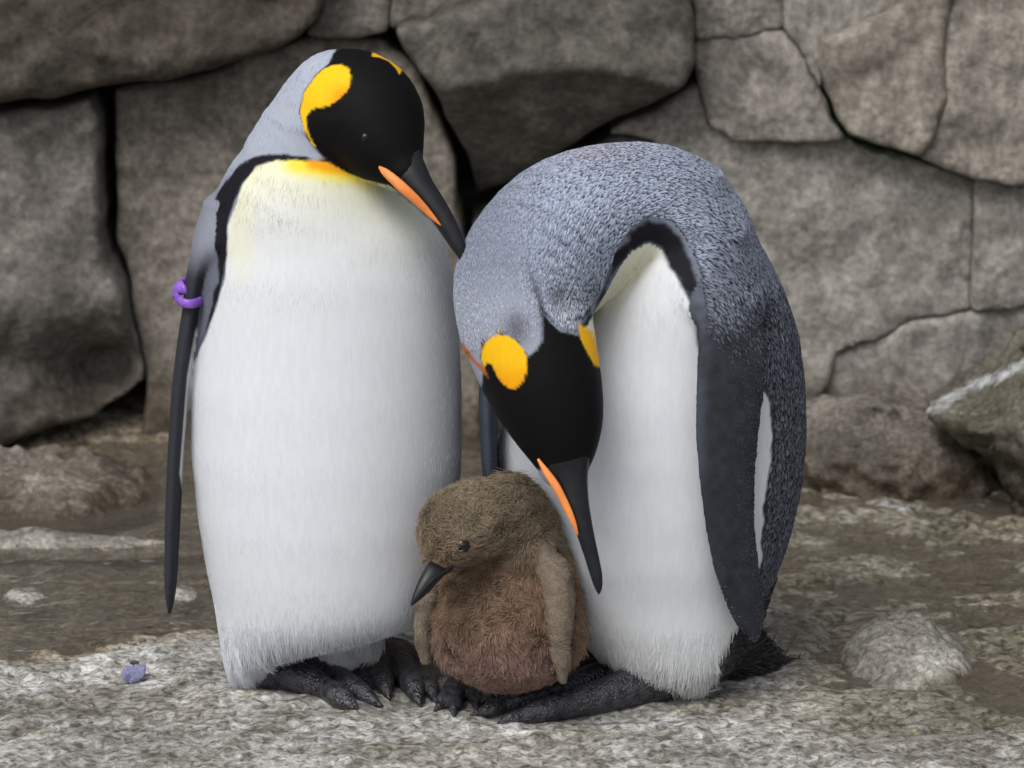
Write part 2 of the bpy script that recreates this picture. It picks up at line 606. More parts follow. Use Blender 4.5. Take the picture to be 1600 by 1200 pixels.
for lx, ly, sx, sy, a in ((1400, 785, 60, 20, .5), (1330, 800, 60, 14, .42), (1480, 772, 60, 14, .45), (1300, 850, 90, 8, .36), (1450, 865, 120, 7, .36), (1560, 760, 30, 12, .5), (1580, 890, 50, 10, .5), (1400, 930, 40, 6, .5),
                          (38, 920, 36, 7, .75), (285, 918, 26, 6, .75), (150, 660, 40, 10, .6), (60, 850, 200, 5, .4), (1450, 1180, 60, 30, .1), (1200, 1170, 160, 25, .32)):
    lime = np.maximum(lime, a * np.exp(-((gpx - lx) / sx) ** 2 - ((gpy - ly) / sy) ** 2))
nx_, ny_ = GX.shape
ii = np.arange(nx_ * ny_).reshape(nx_, ny_)
GQ = np.stack([ii[:-1, :-1], ii[1:, :-1], ii[1:, 1:], ii[:-1, 1:]], -1).reshape(-1, 4)
ground = mesh_obj('ground', np.stack([GX, GY, GZ], -1).reshape(-1, 3), GQ, ground_mat(),
                  extra={'wet': wet.ravel(), 'rust': rust.ravel(), 'lime': lime.ravel()})
tag(ground, 'grey flaky rock floor, brown where it is wet', kind='structure')

wx, wy = np.linspace(-4.5, 4.5, 160), np.linspace(-.25, 2.2, 160)
WX, WY = np.meshgrid(wx, wy, indexing='ij')
WZ = -.0105 + .0011 * fbm(WX * 9, WY * 14, 0 * WX, 3, 61)
ii = np.arange(160 * 160).reshape(160, 160)
WQ = np.stack([ii[:-1, :-1], ii[1:, :-1], ii[1:, 1:], ii[:-1, 1:]], -1).reshape(-1, 4)
water = mesh_obj('water', np.stack([WX, WY, WZ], -1).reshape(-1, 3), WQ, water_mat())
tag(water, 'shallow brown rippled water at the foot of the wall', kind='structure')


# ------------------------------------------------------------------ rock wall
class StoneField:
    pass


def make_stone(name, poly, Yf, rnd=.03, tz=.06, tx=0., amp=.010, seed=0, prof=None, gap=.0, thick=.32, h=.0085, mat_=None, tintc=(1, 1, 1), parent=None, wetf=None):
    c = np.array([at(x, y, Yf) for x, y in poly])
    pol = c[:, [0, 2]]
    ctr = pol.mean(0)
    lo = np.array([pol[:, 0].min() - .03, Yf - .16, pol[:, 1].min() - .03])
    hi = np.array([pol[:, 0].max() + .03, Yf + thick + .02, pol[:, 1].max() + .03])
    n = np.ceil((hi - lo) / h).astype(int) + 1
    X = lo[0] + np.arange(n[0]) * h; Y = lo[1] + np.arange(n[1]) * h; Z = lo[2] + np.arange(n[2]) * h
    x2, z2 = np.meshgrid(X, Z, indexing='ij')
    wx_ = x2 + .010 * fbm(x2 * 9, z2 * 9, 0 * x2, 4, 5)      # joints wander, and neighbours follow the same line
    wz_ = z2 + .010 * fbm(x2 * 9, z2 * 9, 0 * x2 + 7, 4, 6)
    d2 = polysd(wx_, wz_, pol) + gap
    yf = Yf + tz * (z2 - ctr[1]) + tx * (x2 - ctr[0])
    if prof:
        yf = yf + prof(x2, z2)
    yf = yf + amp * fbm(x2 * 5, z2 * 5, 0 * x2 + seed, 3, seed) + amp * .45 * fbm(x2 * 22, z2 * 22, 0 * x2, 4, seed + 2)
    dy = yf[:, None, :] - Y[None, :, None]
    F = smax(d2[:, None, :] + 0 * dy, dy, rnd)
    F = np.maximum(F, Y[None, :, None] - (Yf + thick))
    V, Q = nets(F.astype(np.float32), lo, h)
    V = relax(V, Q, 1, .4)
    base = np.array([ctr[0], Yf, pol[:, 1].min()])
    ext = {'wet': wetf(V) if wetf else np.zeros(len(V))}
    vx, vy = plan(V)
    ext['lime'] = np.maximum(.8 * np.exp(-((vx - 1385) / 22) ** 2 - ((vy - 243) / 8) ** 2), .55 * np.exp(-((vx - 1425) / 14) ** 2 - ((vy - 250) / 6) ** 2))
    mline = np.abs(vy - np.interp(vx, [1270, 1300, 1330, 1370, 1420, 1460], [130, 185, 215, 235, 250, 262]))
    ext['moss'] = .78 * np.exp(-(mline / 13) ** 2) * sstep(1265, 1300, vx) * sstep(1450, 1400, vx)
    o = mesh_obj(name, V - base, Q, mat_ or M_wall, extra=ext)
    o.location = base
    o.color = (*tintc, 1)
    if parent is not None:
        keep(o, parent)
    return o


def zrow(py, Y):
    return at(800, py, Y)[2]


# backing of the wall: rough slab behind the stones that closes the joints
def backing():
    xs = np.linspace(-4.5, 4.5, 180); zs = np.linspace(-.15, 2.4, 70)
    X, Z = np.meshgrid(xs, zs, indexing='ij')
    Y = 1.62 + .03 * fbm(X * 3, Z * 3, 0 * X, 4, 77)
    V = np.concatenate([np.stack([X, Y, Z], -1).reshape(-1, 3), np.stack([X, Y * 0 + 2.1, Z], -1).reshape(-1, 3)])
    n = X.shape
    i = np.arange(n[0] * n[1]).reshape(n)
    q = np.stack([i[:-1, :-1], i[1:, :-1], i[1:, 1:], i[:-1, 1:]], -1).reshape(-1, 4)
    o = mesh_obj('rock_wall', V, np.vstack([q, q[:, ::-1] + n[0] * n[1]]), M_back, extra={'wet': np.zeros(len(V))})
    return tag(o, 'tall wall of big fitted grey brown rocks behind the penguins', 'wall')


wall = backing()
foot_wet = lambda V: sstep(.16, .0, V[:, 2] + .04 * fbm(V[:, 0] * 6, V[:, 2] * 6, V[:, 1] * 6, 3, 9))
gz = lambda cx, cy, Y, rx, rz, a: (lambda x, z: a * np.exp(-((x - at(cx, cy, Y)[0]) / rx) ** 2 - ((z - zrow(cy, Y)) / rz) ** 2))


def prof_A(x, z):      # overhanging slab: ridge runs down to the left
    zb = zrow(150, 1.3)
    return .30 * np.clip(zrow(90, 1.3) - z, 0, 1) - .12 * np.clip(at(70, 0, 1.3)[0] - x, 0, .25)


def prof_D(x, z):
    zr = zrow(130, 1.33) + .03 * np.sin(x * 9)
    return np.where(z < zr, .85 * (zr - z), .10 * (z - zr)) + .25 * np.clip(x - at(1040, 0, 1.33)[0], 0, 1)


def prof_E(x, z):
    return gz(150, 585, 1.35, .07, .055, .13)(x, z) + gz(20, 420, 1.35, .2, .1, -.03)(x, z) - .03 * np.exp(-((z - zrow(480, 1.35)) / .05) ** 2)


STONES = [
    # polygon, front Y, rounding, tilt z, tilt x, relief, tint, profile
    ([(-60, -60), (525, -60), (497, 42), (470, 66), (400, 98), (250, 132), (100, 152), (-60, 172)], 1.32, .03, .10, 0, .020, (.33, .295, .245), prof_A),  # tint darkened to carry the shade of its sloped underside
    ([(518, -60), (600, -60), (611, 44), (560, 63), (478, 63), (500, 40)], 1.43, .012, .1, 0, .008, (.80, .77, .71), None),
    ([(600, -60), (800, -60), (765, -4), (690, 20), (614, 44)], 1.40, .012, .1, 0, .010, (.66, .63, .58), None),
    ([(618, 50), (772, 0), (900, -60), (1080, -60), (1088, 95), (1068, 128), (985, 192), (905, 242), (800, 314), (742, 345), (716, 262), (692, 180), (652, 112)], 1.31, .025, .0, 0, .018, (.46, .445, .41), prof_D),
    ([(-60, 190), (138, 163), (150, 200), (158, 375), (196, 480), (216, 600), (150, 660), (-60, 700)], 1.34, .022, .10, .05, .022, (.64, .615, .59), prof_E),
    ([(176, 148), (300, 126), (480, 70), (600, 66), (640, 105), (690, 200), (708, 300), (735, 420), (760, 700), (220, 720), (226, 600), (206, 470), (186, 380)], 1.42, .018, .10, .0, .014, (.86, .80, .735), None),
    ([(735, 350), (830, 305), (960, 215), (1022, 215), (1022, 700), (764, 700), (745, 430)], 1.45, .02, .04, .0, .012, (.5, .48, .45), None),
    ([(960, 212), (1085, 135), (1105, 190), (1150, 211), (1270, 224), (1325, 221), (1400, 241), (1523, 286), (1517, 380), (1514, 482), (1400, 514), (1300, 546), (1255, 700), (1022, 700), (1022, 215)], 1.425, .006, .10, .0, .013, (1.22, 1.19, 1.14), None),
    ([(1086, 57), (1226, 51), (1250, 82), (1284, 150), (1300, 190), (1325, 219), (1270, 223), (1150, 210), (1106, 189), (1086, 133)], 1.415, .008, .10, .03, .013, (1.15, 1.11, 1.05), None),
    ([(1080, -60), (1229, -60), (1228, 49), (1086, 56)], 1.42, .006, .10, .0, .010, (1.05, 1.02, .97), None),
    ([(1230, -60), (1460, -60), (1402, 12), (1289, 67), (1282, 105), (1288, 150), (1254, 86), (1229, 50)], 1.42, .006, .1, .0, .010, (1.15, 1.12, 1.07), None),
    ([(1290, 68), (1404, 12), (1462, -60), (1500, -60), (1484, 40), (1474, 150), (1431, 236), (1400, 230), (1328, 212), (1298, 158), (1283, 108)], 1.39, .014, .06, .02, .015, (1.12, 1.05, .96), None),
    ([(1500, -60), (1680, -60), (1680, 298), (1600, 291), (1523, 284), (1431, 240), (1474, 150), (1484, 40)], 1.40, .006, .06, -.02, .015, (1.18, 1.12, 1.04), None),
    ([(1524, 288), (1600, 293), (1680, 300), (1680, 452), (1590, 471), (1517, 485), (1518, 400)], 1.43, .006, .08, .0, .010, (1.22, 1.19, 1.14), None),
    ([(1250, 720), (1257, 563), (1302, 546), (1400, 515), (1517, 487), (1590, 472), (1680, 455), (1680, 720)], 1.42, .008, .16, .0, .012, (1.18, 1.15, 1.11), None),
    # beyond the frame, so that the wall goes on
    ([(-620, -60), (-70, -60), (-70, 176), (-300, 230), (-620, 200)], 1.33, .05, .10, 0, .016, (.98, .9, .76), None),
    ([(-620, 210), (-300, 240), (-70, 190), (-70, 720), (-620, 720)], 1.36, .05, .10, 0, .018, (1.0, .97, .92), None),
    ([(1690, -60), (2200, -60), (2200, 330), (1690, 300)], 1.40, .04, .08, 0, .014, (1.1, 1.05, .94), None),
    ([(1690, 310), (2200, 340), (2200, 760), (1690, 760)], 1.40, .04, .1, 0, .014, (1.1, 1.05, .96), None),
    ([(-620, -420), (300, -420), (420, -70), (-620, -70)], 1.36, .05, .1, 0, .016, (1, .92, .8), None),
    ([(310, -420), (1080, -420), (1080, -70), (430, -70)], 1.40, .05, .1, 0, .016, (1, .95, .85), None),
    ([(1090, -420), (2200, -420), (2200, -70), (1090, -70)], 1.42, .05, .1, 0, .016, (1.05, 1, .9), None),
]
for i, (pl, Yf, rnd, tz, tx, amp, tc_, pr) in enumerate(STONES):
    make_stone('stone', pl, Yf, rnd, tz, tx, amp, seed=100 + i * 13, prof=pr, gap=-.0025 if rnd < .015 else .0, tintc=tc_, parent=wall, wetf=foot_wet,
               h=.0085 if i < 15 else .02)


# ------------------------------------------------------------------ loose boulders and bits
def boulder(name, outline, Yc, ry, label, cat='boulder', tintc=(1, 1, 1), seed=0, amp=.012, h=.006, wetf=None, group=None, mat_=None, flat=0.0, limef=None, mossf=None):
    """outline rows (photo row, left, right)"""
    L = Loft([(py, l, r, Yc if np.isscalar(Yc) else np.interp(py, *Yc), ry * f) for py, l, r, f in outline])
    def field(F, x, y, z):
        n = amp * fbm(x * 11, y * 11, z * 11, 4, seed) + amp * .35 * fbm(x * 45, y * 45, z * 60, 3, seed + 3)
        return F + n
    V, Q = polygonise([(L, .01, 0)], h, field)
    V = relax(V, Q, 1, .4)
    b = np.array([V[:, 0].mean(), V[:, 1].mean(), V[:, 2].min()])
    o = mesh_obj(name, V - b, Q, mat_ or M_bould, extra={'wet': wetf(V) if wetf else np.zeros(len(V)), 'lime': limef(*plan(V)) if limef else np.zeros(len(V)), 'moss': mossf(*plan(V)) if mossf else np.zeros(len(V))})
    o.location = b
    o.color = (*tintc, 1)
    return tag(o, label, cat, group)


def dome(name, px, py, rx, ry, hz, label, cat, tintc=(1, 1, 1), seed=0, amp=.012, h=.0045, wetf=None, z0=-.03, skew=0., limef=None):
    """low rock: half sunk dome, rx in photo pixels at its base"""
    c = at_z(px, py, 0)
    k = (c - CAM) @ FWD / FPX
    R = rx * k
    lo = np.array([c[0] - R - .03, c[1] - ry - .03, z0]); hi = np.array([c[0] + R + .03, c[1] + ry + .03, hz + .04])
    n = np.ceil((hi - lo) / h).astype(int) + 1
    X, Y, Z = [(lo[i] + np.arange(n[i]) * h).astype(np.float32) for i in range(3)]
    x, y = np.meshgrid(X, Y, indexing='ij')
    u, v = (x - c[0]) / R, (y - c[1]) / ry
    wob = .16 * fbm(x * 10, y * 10, 0 * x, 3, seed)
    q = u * u + v * v
    top = (hz - z0) * np.clip(1 - np.maximum(q + wob, 0) ** 1.3, -1, 1) + z0 + skew * u * hz
    top = top + amp * fbm(x * 14 + y * 9, y * 22 - x * 6, 0 * x, 4, seed + 1) + amp * .4 * fbm(x * 60, y * 90, 0 * x, 3, seed + 2)
    F = np.maximum(Z[None, None, :] - top[:, :, None], (z0 + .004) - Z[None, None, :] + 0 * top[:, :, None])
    V, Q = nets(F.astype(np.float32), lo, h)
    V = relax(V, Q, 1, .4)
    b = np.array([c[0], c[1], 0])
    o = mesh_obj(name, V - b, Q, M_bould, extra={'wet': wetf(V) if wetf else np.zeros(len(V)), 'lime': limef(*plan(V)) if limef else np.zeros(len(V)), 'moss': np.zeros(len(V))})
    o.location = b
    o.color = (*tintc, 1)
    return tag(o, label, cat)


wl = lambda a, b: (lambda V: sstep(b, a, V[:, 2] + .01 * fbm(V[:, 0] * 14, V[:, 1] * 14, V[:, 2] * 14, 3, 4)))
boulder('boulder', [(628, 1290, 1450, .5), (645, 1235, 1510, .8), (690, 1215, 1572, 1.), (740, 1215, 1590, 1.0), (790, 1220, 1580, 1.0)], 1.16, .16,
        'low rounded brown grey boulder with a wet dark foot, at the base of the wall', tintc=(.80, .76, .72), seed=5, amp=.022, wetf=wl(.03, .12),
        limef=lambda x, y: .42 * np.exp(-((x - 1420) / 90) ** 2 - ((y - 652) / 12) ** 2) + .35 * np.exp(-((x - 1480) / 80) ** 2 - ((y - 700) / 16) ** 2))
streak = lambda x, y: np.maximum(.58 * np.exp(-((y - np.interp(x, [1455, 1510, 1560, 1600, 1660], [640, 606, 588, 570, 545])) / 20) ** 2), .42 * np.exp(-((y - np.interp(x, [1540, 1620], [645, 585])) / 8) ** 2)) * (x > 1440)
boulder('boulder', [(520, 1590, 1720, .4), (570, 1560, 1800, .7), (640, 1450, 1850, 1.), (700, 1545, 1850, 1.0), (760, 1570, 1850, 1.0), (800, 1570, 1850, 1.0)], 1.02, .2,
        'dark mossy boulder streaked with white, leaning on the wall', tintc=(.55, .54, .45), seed=15, amp=.03, wetf=wl(.02, .1), limef=streak, mossf=lambda x, y: .30 + 0 * x)
dome('boulder', 1420, 1018, 116, .175, .034, 'low pale grey domed rock rising from the wet floor beside the tail', 'rock', (1.35, 1.38, 1.34), 25, .010, .004, wl(-.014, .002), limef=lambda x, y: .08 + 0 * x)
dome('boulder', 50, 752, 205, .24, .034, 'flat pale wet rock lying in the pool below the wall', 'rock', (.92, .88, .82), 35, .012, .006, wl(-.005, .03), limef=lambda x, y: .25 * np.exp(-((y - 715) / 14) ** 2))
dome('rock_ledge', 40, 836, 310, .055, .002, 'thin pale rock ledge washed by the pool water', 'ledge', (1.25, 1.25, 1.22), 45, .005, .0045, limef=lambda x, y: .35 + 0 * x)


def chip(name, px, py, r, mat_, label, cat, seed, squash=.7):
    """broken chip: a block cut by random planes"""
    q = np.random.default_rng(seed)
    c = at_z(px, py, r * squash * .7)
    g = np.arange(-1.3, 1.31, .08)
    X, Y, Z = g[:, None, None], g[None, :, None], g[None, None, :]
    F = None
    for _ in range(11):
        n = q.normal(0, 1, 3); n /= np.linalg.norm(n)
        d = X * n[0] + Y * n[1] + Z * n[2] - q.uniform(.55, .95)
        F = d if F is None else np.maximum(F, d)
    F = F + .10 * fbm(X * 2.2 + seed, Y * 2.2, Z * 2.2, 3, seed)
    V, Q = nets(F.astype(np.float32), np.array([-1.3] * 3), g[1] - g[0])
    o = mesh_obj(name, V * np.array([r, r, r * squash]), Q, mat_)
    o.location = c
    return tag(o, label, cat)


chip('pebble', 203, 1053, .0165, plain_mat('lavender_chip', (.21, .21, .34), .75, var=.35, scale=260, bump=.5), 'small lavender blue chip lying on the bare rock floor', 'pebble', 19)
chip('dark_chip', 210, 1035, .0065, plain_mat('dark_chip', (.06, .055, .07), .7), 'tiny dark chip lying just behind the lavender blue chip', 'chip', 13, .5)

dome('boulder', 38, 922, 40, .06, -.006, 'small pale foam patch on the pool water near the rock edge', 'stone', (1.5, 1.5, 1.5), 75, .004, .003, z0=-.02, limef=lambda x, y: .4 + 0 * x)  # flat rock dome added to stand for a patch of foam
dome('boulder', 286, 918, 30, .05, -.006, 'small pale foam patch on the pool water right behind the banded flipper', 'stone', (1.5, 1.5, 1.5), 85, .004, .003, z0=-.02, limef=lambda x, y: .4 + 0 * x)  # second dome added in place of white foam

# ------------------------------------------------------------------ strands (feathers and down)
def strands(name, roots, nrm, direc, length, radius, c0, c1, lift, mat_, parent, npt=4, curl=.6, sink=.0006):
    n = len(roots)
    t = np.linspace(0, 1, npt)
    L = length[:, None, None]
    up = lift[:, None, None] * (t - curl * t * t)[None, :, None] if np.ndim(lift) else lift * (t - curl * t * t)[None, :, None]
    P = roots[:, None, :] - nrm[:, None, :] * sink + direc[:, None, :] * (t[None, :, None] * L) + nrm[:, None, :] * (up * L)
    rad = radius[:, None] * np.interp(t, [0, .55, 1], [.9, 1.0, .25])[None, :]
    cc = c0[:, None, :] + (c1 - c0)[:, None, :] * sstep(.2, .65, t)[None, :, None]
    cu = bpy.data.hair_curves.new(name)
    cu.add_curves([npt] * n)
    cu.attributes['position'].data.foreach_set('vector', P.astype(np.float32).ravel())
    ra = cu.attributes.get('radius') or cu.attributes.new('radius', 'FLOAT', 'POINT')
    ra.data.foreach_set('value', rad.astype(np.float32).ravel())
    ca = cu.attributes.new('tint', 'FLOAT_COLOR', 'POINT')
    ca.data.foreach_set('color', np.concatenate([cc, np.ones((n, npt, 1))], -1).astype(np.float32).ravel())
    cu.materials.append(mat_)
    o = bpy.data.objects.new(name, cu)
    col.objects.link(o)
    o.parent = parent
    return o


def scatter(V, Q, N, weight, n, r):
    """n random surface points, face weight = area * weight at its corners"""
    T = np.vstack([Q[:, [0, 1, 2]], Q[:, [0, 2, 3]]])
    a = np.linalg.norm(np.cross(V[T[:, 1]] - V[T[:, 0]], V[T[:, 2]] - V[T[:, 0]]), axis=1)
    w = a * weight[T].mean(1)
    cw = np.cumsum(w); k = np.searchsorted(cw, r.random(n) * cw[-1])
    k = np.minimum(k, len(T) - 1)
    u, v = r.random((2, n)); s = u + v > 1; u[s], v[s] = 1 - u[s], 1 - v[s]
    b = np.stack([1 - u - v, u, v], 1)[:, :, None]
    P = (V[T[k]] * b).sum(1); n_ = (N[T[k]] * b).sum(1)
    return P, n_ / (np.linalg.norm(n_, axis=1, keepdims=True) + 1e-9), w.sum()


def tangent(d, n):
    d = d - n * (d * n).sum(1, keepdims=True)
    return d / (np.linalg.norm(d, axis=1, keepdims=True) + 1e-9)


def mixv(a, b, t):
    return a + (np.asarray(b, float) - a) * np.asarray(t)[:, None]


def bumpy(P, s, seed, o=3):
    return fbm(P[:, 0] * s, P[:, 1] * s, P[:, 2] * s, o, seed)


def tube(rows, seg=20):
    """rows: (centre xyz, axis u vec, axis v vec) -> closed loft"""
    V, Q = [], []
    for c, u, v in rows:
        for k in range(seg):
            a = 2 * math.pi * k / seg
            V.append(np.asarray(c) + np.asarray(u) * cos(a) + np.asarray(v) * sin(a))
    n = len(rows)
    for i in range(n - 1):
        for k in range(seg):
            a, b = i * seg + k, i * seg + (k + 1) % seg
            Q.append((a, b, b + seg, a + seg))
    V = np.array(V)
    for s, fl in ((0, True), (n - 1, False)):
        ring = list(range(s * seg, s * seg + seg))
        ci = len(V); V = np.vstack([V, V[ring].mean(0)])
        for k in range(0, seg, 2):
            q = (ring[k], ring[(k + 1) % seg], ring[(k + 2) % seg], ci)
            Q.append(q[::-1] if fl else q)
    return V, np.array(Q)


def edge_tube(rows, depth=.8, seg=20):
    """rows (upper x, upper y, lower x, lower y, Y): a round loft between two drawn edges"""
    p = np.array(rows, float)
    t = np.arange(len(p)); tt = np.linspace(0, len(p) - 1, (len(p) - 1) * 5 + 1)
    p = np.stack([np.interp(tt, t, p[:, i]) for i in range(p.shape[1])], 1)
    ker = np.array([1, 2, 3, 2, 1.]) / 9
    q = p.copy()
    for i in range(p.shape[1]):
        q[:, i] = np.convolve(np.pad(p[:, i], 2, mode='reflect', reflect_type='odd'), ker, 'valid')
    out = []
    for r in q:
        a, b = at(r[0], r[1], r[4]), at(r[2], r[3], r[4])
        w = np.linalg.norm(a - b) / 2
        out.append(((a + b) / 2, (a - b) / 2, np.array([0, -w * depth, 0])))
    return tube(out, seg)


M_plume = tint_mat('plumage_skin', .65, 170, .035, .08, 230, spec=.1, stretch=(1, 1, .2))
M_feather = strand_mat('feather', .6, .08)
M_sleek = strand_mat('sleek_feather', .42, .22)
M_down = strand_mat('down', .9, .05)
M_bill = plain_mat('bill_horn', (.010, .0105, .013), .38, .32, .3, 90, .1)
M_plate = plain_mat('bill_plate', (.78, .24, .055), .42, .4, .12, 60, .08)
M_eye = plain_mat('eye', (.008, .006, .005), .15, .45, .1, 60, 0)


def foot_mat():
    m, nt, bs, nd, lk = mat('foot_skin')
    tc = nd.new('ShaderNodeTexCoord')
    v = N_(nd, 'ShaderNodeTexVoronoi', i_Scale=260.0)
    n = N_(nd, 'ShaderNodeTexNoise', i_Scale=90.0, i_Detail=5.0)
    sp = N_(nd, 'ShaderNodeTexNoise', i_Scale=420.0, i_Detail=2.0)
    for q in (v, n, sp):
        lk.new(tc.outputs['Object'], q.inputs['Vector'])
    r = ramp(nd, [(.35, (.014, .014, .017)), (.6, (.045, .046, .055))])
    lk.new(n.outputs[0], r.inputs[0])
    rs = ramp(nd, [(.70, (0, 0, 0)), (.74, (1, 1, 1))])
    lk.new(sp.outputs[0], rs.inputs[0])
    lk.new(mixc(nd, lk, 'MIX', rs.outputs[0], r.outputs[0], (.22, .21, .18)), bs.inputs['Base Color'])
    rr = ramp(nd, [(.4, (.28,) * 3), (.65, (.55,) * 3)])
    lk.new(n.outputs[0], rr.inputs[0]); lk.new(rr.outputs[0], bs.inputs['Roughness'])
    b1 = N_(nd, 'ShaderNodeBump', i_Strength=.8, i_Distance=.0022)
    lk.new(v.outputs['Distance'], b1.inputs['Height'])
    b2 = N_(nd, 'ShaderNodeBump', i_Strength=.7, i_Distance=.004)
    lk.new(n.outputs[0], b2.inputs['Height']); lk.new(b1.outputs[0], b2.inputs['Normal'])
    lk.new(b2.outputs[0], bs.inputs['Normal'])
    return m


M_foot = foot_mat()
VIEW = -FWD

WHITE = np.array([.655, .68, .72])
BLACK = np.array([.0045, .0045, .005])
SKIN_FOOT = np.array([.035, .036, .042])


def build_bird(root_name, loc, label, cat, prims, h, colour, plume, group=None, field=None, relax_it=2):
    """prims (primitive, k, group); colour(P, N, g) -> rgb ; plume(body, V, Q, N, g) adds strands"""
    V, Q = polygonise(prims, h, field)
    V = relax(V, Q, relax_it, .5)
    N = normals(V, Q)
    root = empty(root_name, loc)
    tag(root, label, cat, group)
    gd = groups(prims, V)
    c = colour(V, N, gd)
    body = mesh_obj('body', V - np.array(loc), Q, M_plume, root, colors=c)
    body.data.materials.append(M_foot)
    ft = (gd == 3).astype(int)[Q].sum(1) >= 3
    body.data.polygons.foreach_set('material_index', ft.astype(np.int32))
    return root, body, V, Q, N


def groups(prims, P):
    best = np.full(len(P), 1e9); g = np.zeros(len(P), int)
    for p, k, gi in prims:
        d = p.d(P[:, 0], P[:, 1], P[:, 2])
        m = d < best
        best[m] = d[m]; g[m] = gi
    return g


BODY, NECK, FLIP, FOOT = 0, 1, 2, 3

# ------------------------------------------------------------------ upright penguin
L_BODY = Loft([(222, 470, 560, .075, .05), (240, 425, 590, .075, .075), (270, 372, 612, .08, .10), (310, 345, 645, .08, .115), (360, 326, 690, .08, .125),
               (420, 312, 706, .08, .135), (500, 306, 716, .08, .142), (600, 298, 721, .08, .15), (700, 299, 722, .08, .155),
               (800, 309, 716, .08, .155), (880, 322, 705, .08, .15), (920, 331, 696, .077, .142), (945, 336, 680, .073, .132), (965, 340, 655, .069, .122), (982, 343, 590, .066, .105), (996, 346, 520, .058, .085),
               (1012, 349, 462, .05, .062), (1035, 353, 430, .045, .045), (1055, 360, 412, .042, .03), (1068, 367, 396, .04, .016)])
L_PRIMS = [
    (L_BODY, .01, BODY),
    (chain_px([(540, 985, 60, .08), (530, 1005, 45, .08)]), .02, BODY),
    (chain_px([(475, 285, 108, .085), (500, 215, 90, .07), (532, 166, 76, .055)]), .06, NECK),
    (chain_px([(532, 166, 76, .055), (568, 178, 88, .035), (592, 215, 68, .005), (613, 246, 46, -.015), (628, 266, 33, -.03)]),
     lambda x, y, z: .006 + .03 * sstep(zrow(250, .05), zrow(170, .05), z), NECK),
    (Loft([(318, 325, 352, .085, .03), (345, 314, 350, .08, .045), (380, 303, 345, .075, .055), (420, 292, 328, .07, .052), (483, 285, 315, .065, .046), (541, 276, 305, .06, .045),
           (613, 268, 295, .058, .044), (710, 262, 287, .055, .042), (807, 258, 282, .052, .038), (903, 257, 277, .05, .03), (940, 259, 273, .05, .02), (960, 263, 267, .05, .008)]), lambda x, y, z: .006 + .03 * sstep(zrow(430, .07), zrow(360, .07), z), FLIP),
    (toe([(412, 1058, 20), (440, 1052, 27), (480, 1062, 24), (510, 1076, 18), (530, 1088, 19), (546, 1100, 12), (553, 1106, 8), (561, 1112, 3)]), .008, FOOT),
    (toe([(440, 1046, 22), (480, 1044, 25), (525, 1058, 19), (552, 1074, 19), (574, 1088, 13), (586, 1096, 8), (599, 1104, 3)]), .003, FOOT),
    (toe([(470, 1040, 22), (510, 1036, 20), (545, 1050, 13), (570, 1062, 12), (588, 1072, 8), (604, 1081, 3)]), .003, FOOT),
    (toe([(595, 1020, 24), (596, 1045, 19), (600, 1065, 17), (604, 1080, 10), (609, 1092, 3)]), .004, FOOT),
    (toe([(612, 1018, 24), (632, 1045, 20), (645, 1072, 18), (652, 1088, 10), (657, 1101, 3)]), .003, FOOT),
    (toe([(625, 1018, 22), (658, 1040, 17), (670, 1066, 15), (677, 1084, 9), (682, 1098, 3)]), .003, FOOT),
]
L_WHITE = [(600, 283), (570, 272), (520, 250), (431, 248), (401, 259), (379, 287), (365, 324), (355, 353), (354, 383), (351, 427), (339, 474), (328, 505), (310, 548), (296, 590), (240, 600), (240, 1120), (800, 1120), (800, 420), (690, 355), (640, 315)]
L_COLLAR = [(520, 252), (504, 248), (442, 242), (409, 242), (387, 250), (361, 272), (339, 302), (327, 335), (328, 368), (341, 401), (340, 441), (330, 482), (318, 520), (308, 552), (318, 532), (330, 500), (339, 474), (352, 427), (355, 383), (355, 353), (365, 324), (379, 287), (401, 260), (431, 250)]
L_HEAD = [(533, 60), (600, 60), (700, 150), (700, 260), (650, 310), (607, 290), (570, 281), (544, 271), (519, 257), (497, 238), (478, 214), (467, 174), (474, 144), (492, 117), (513, 99)]
L_YEL = [(519, 102), (533, 101), (544, 106), (549, 118), (548, 130), (542, 142), (533, 152), (520, 162), (508, 167), (494, 168), (485, 173), (479, 182), (479, 196), (484, 213), (494, 231), (488, 226), (475, 203), (469, 174), (475, 145), (493, 119), (505, 108)]
L_YEL2 = [(580, 88), (590, 60), (660, 60), (624, 117), (619, 107), (607, 95.5), (594, 90)]


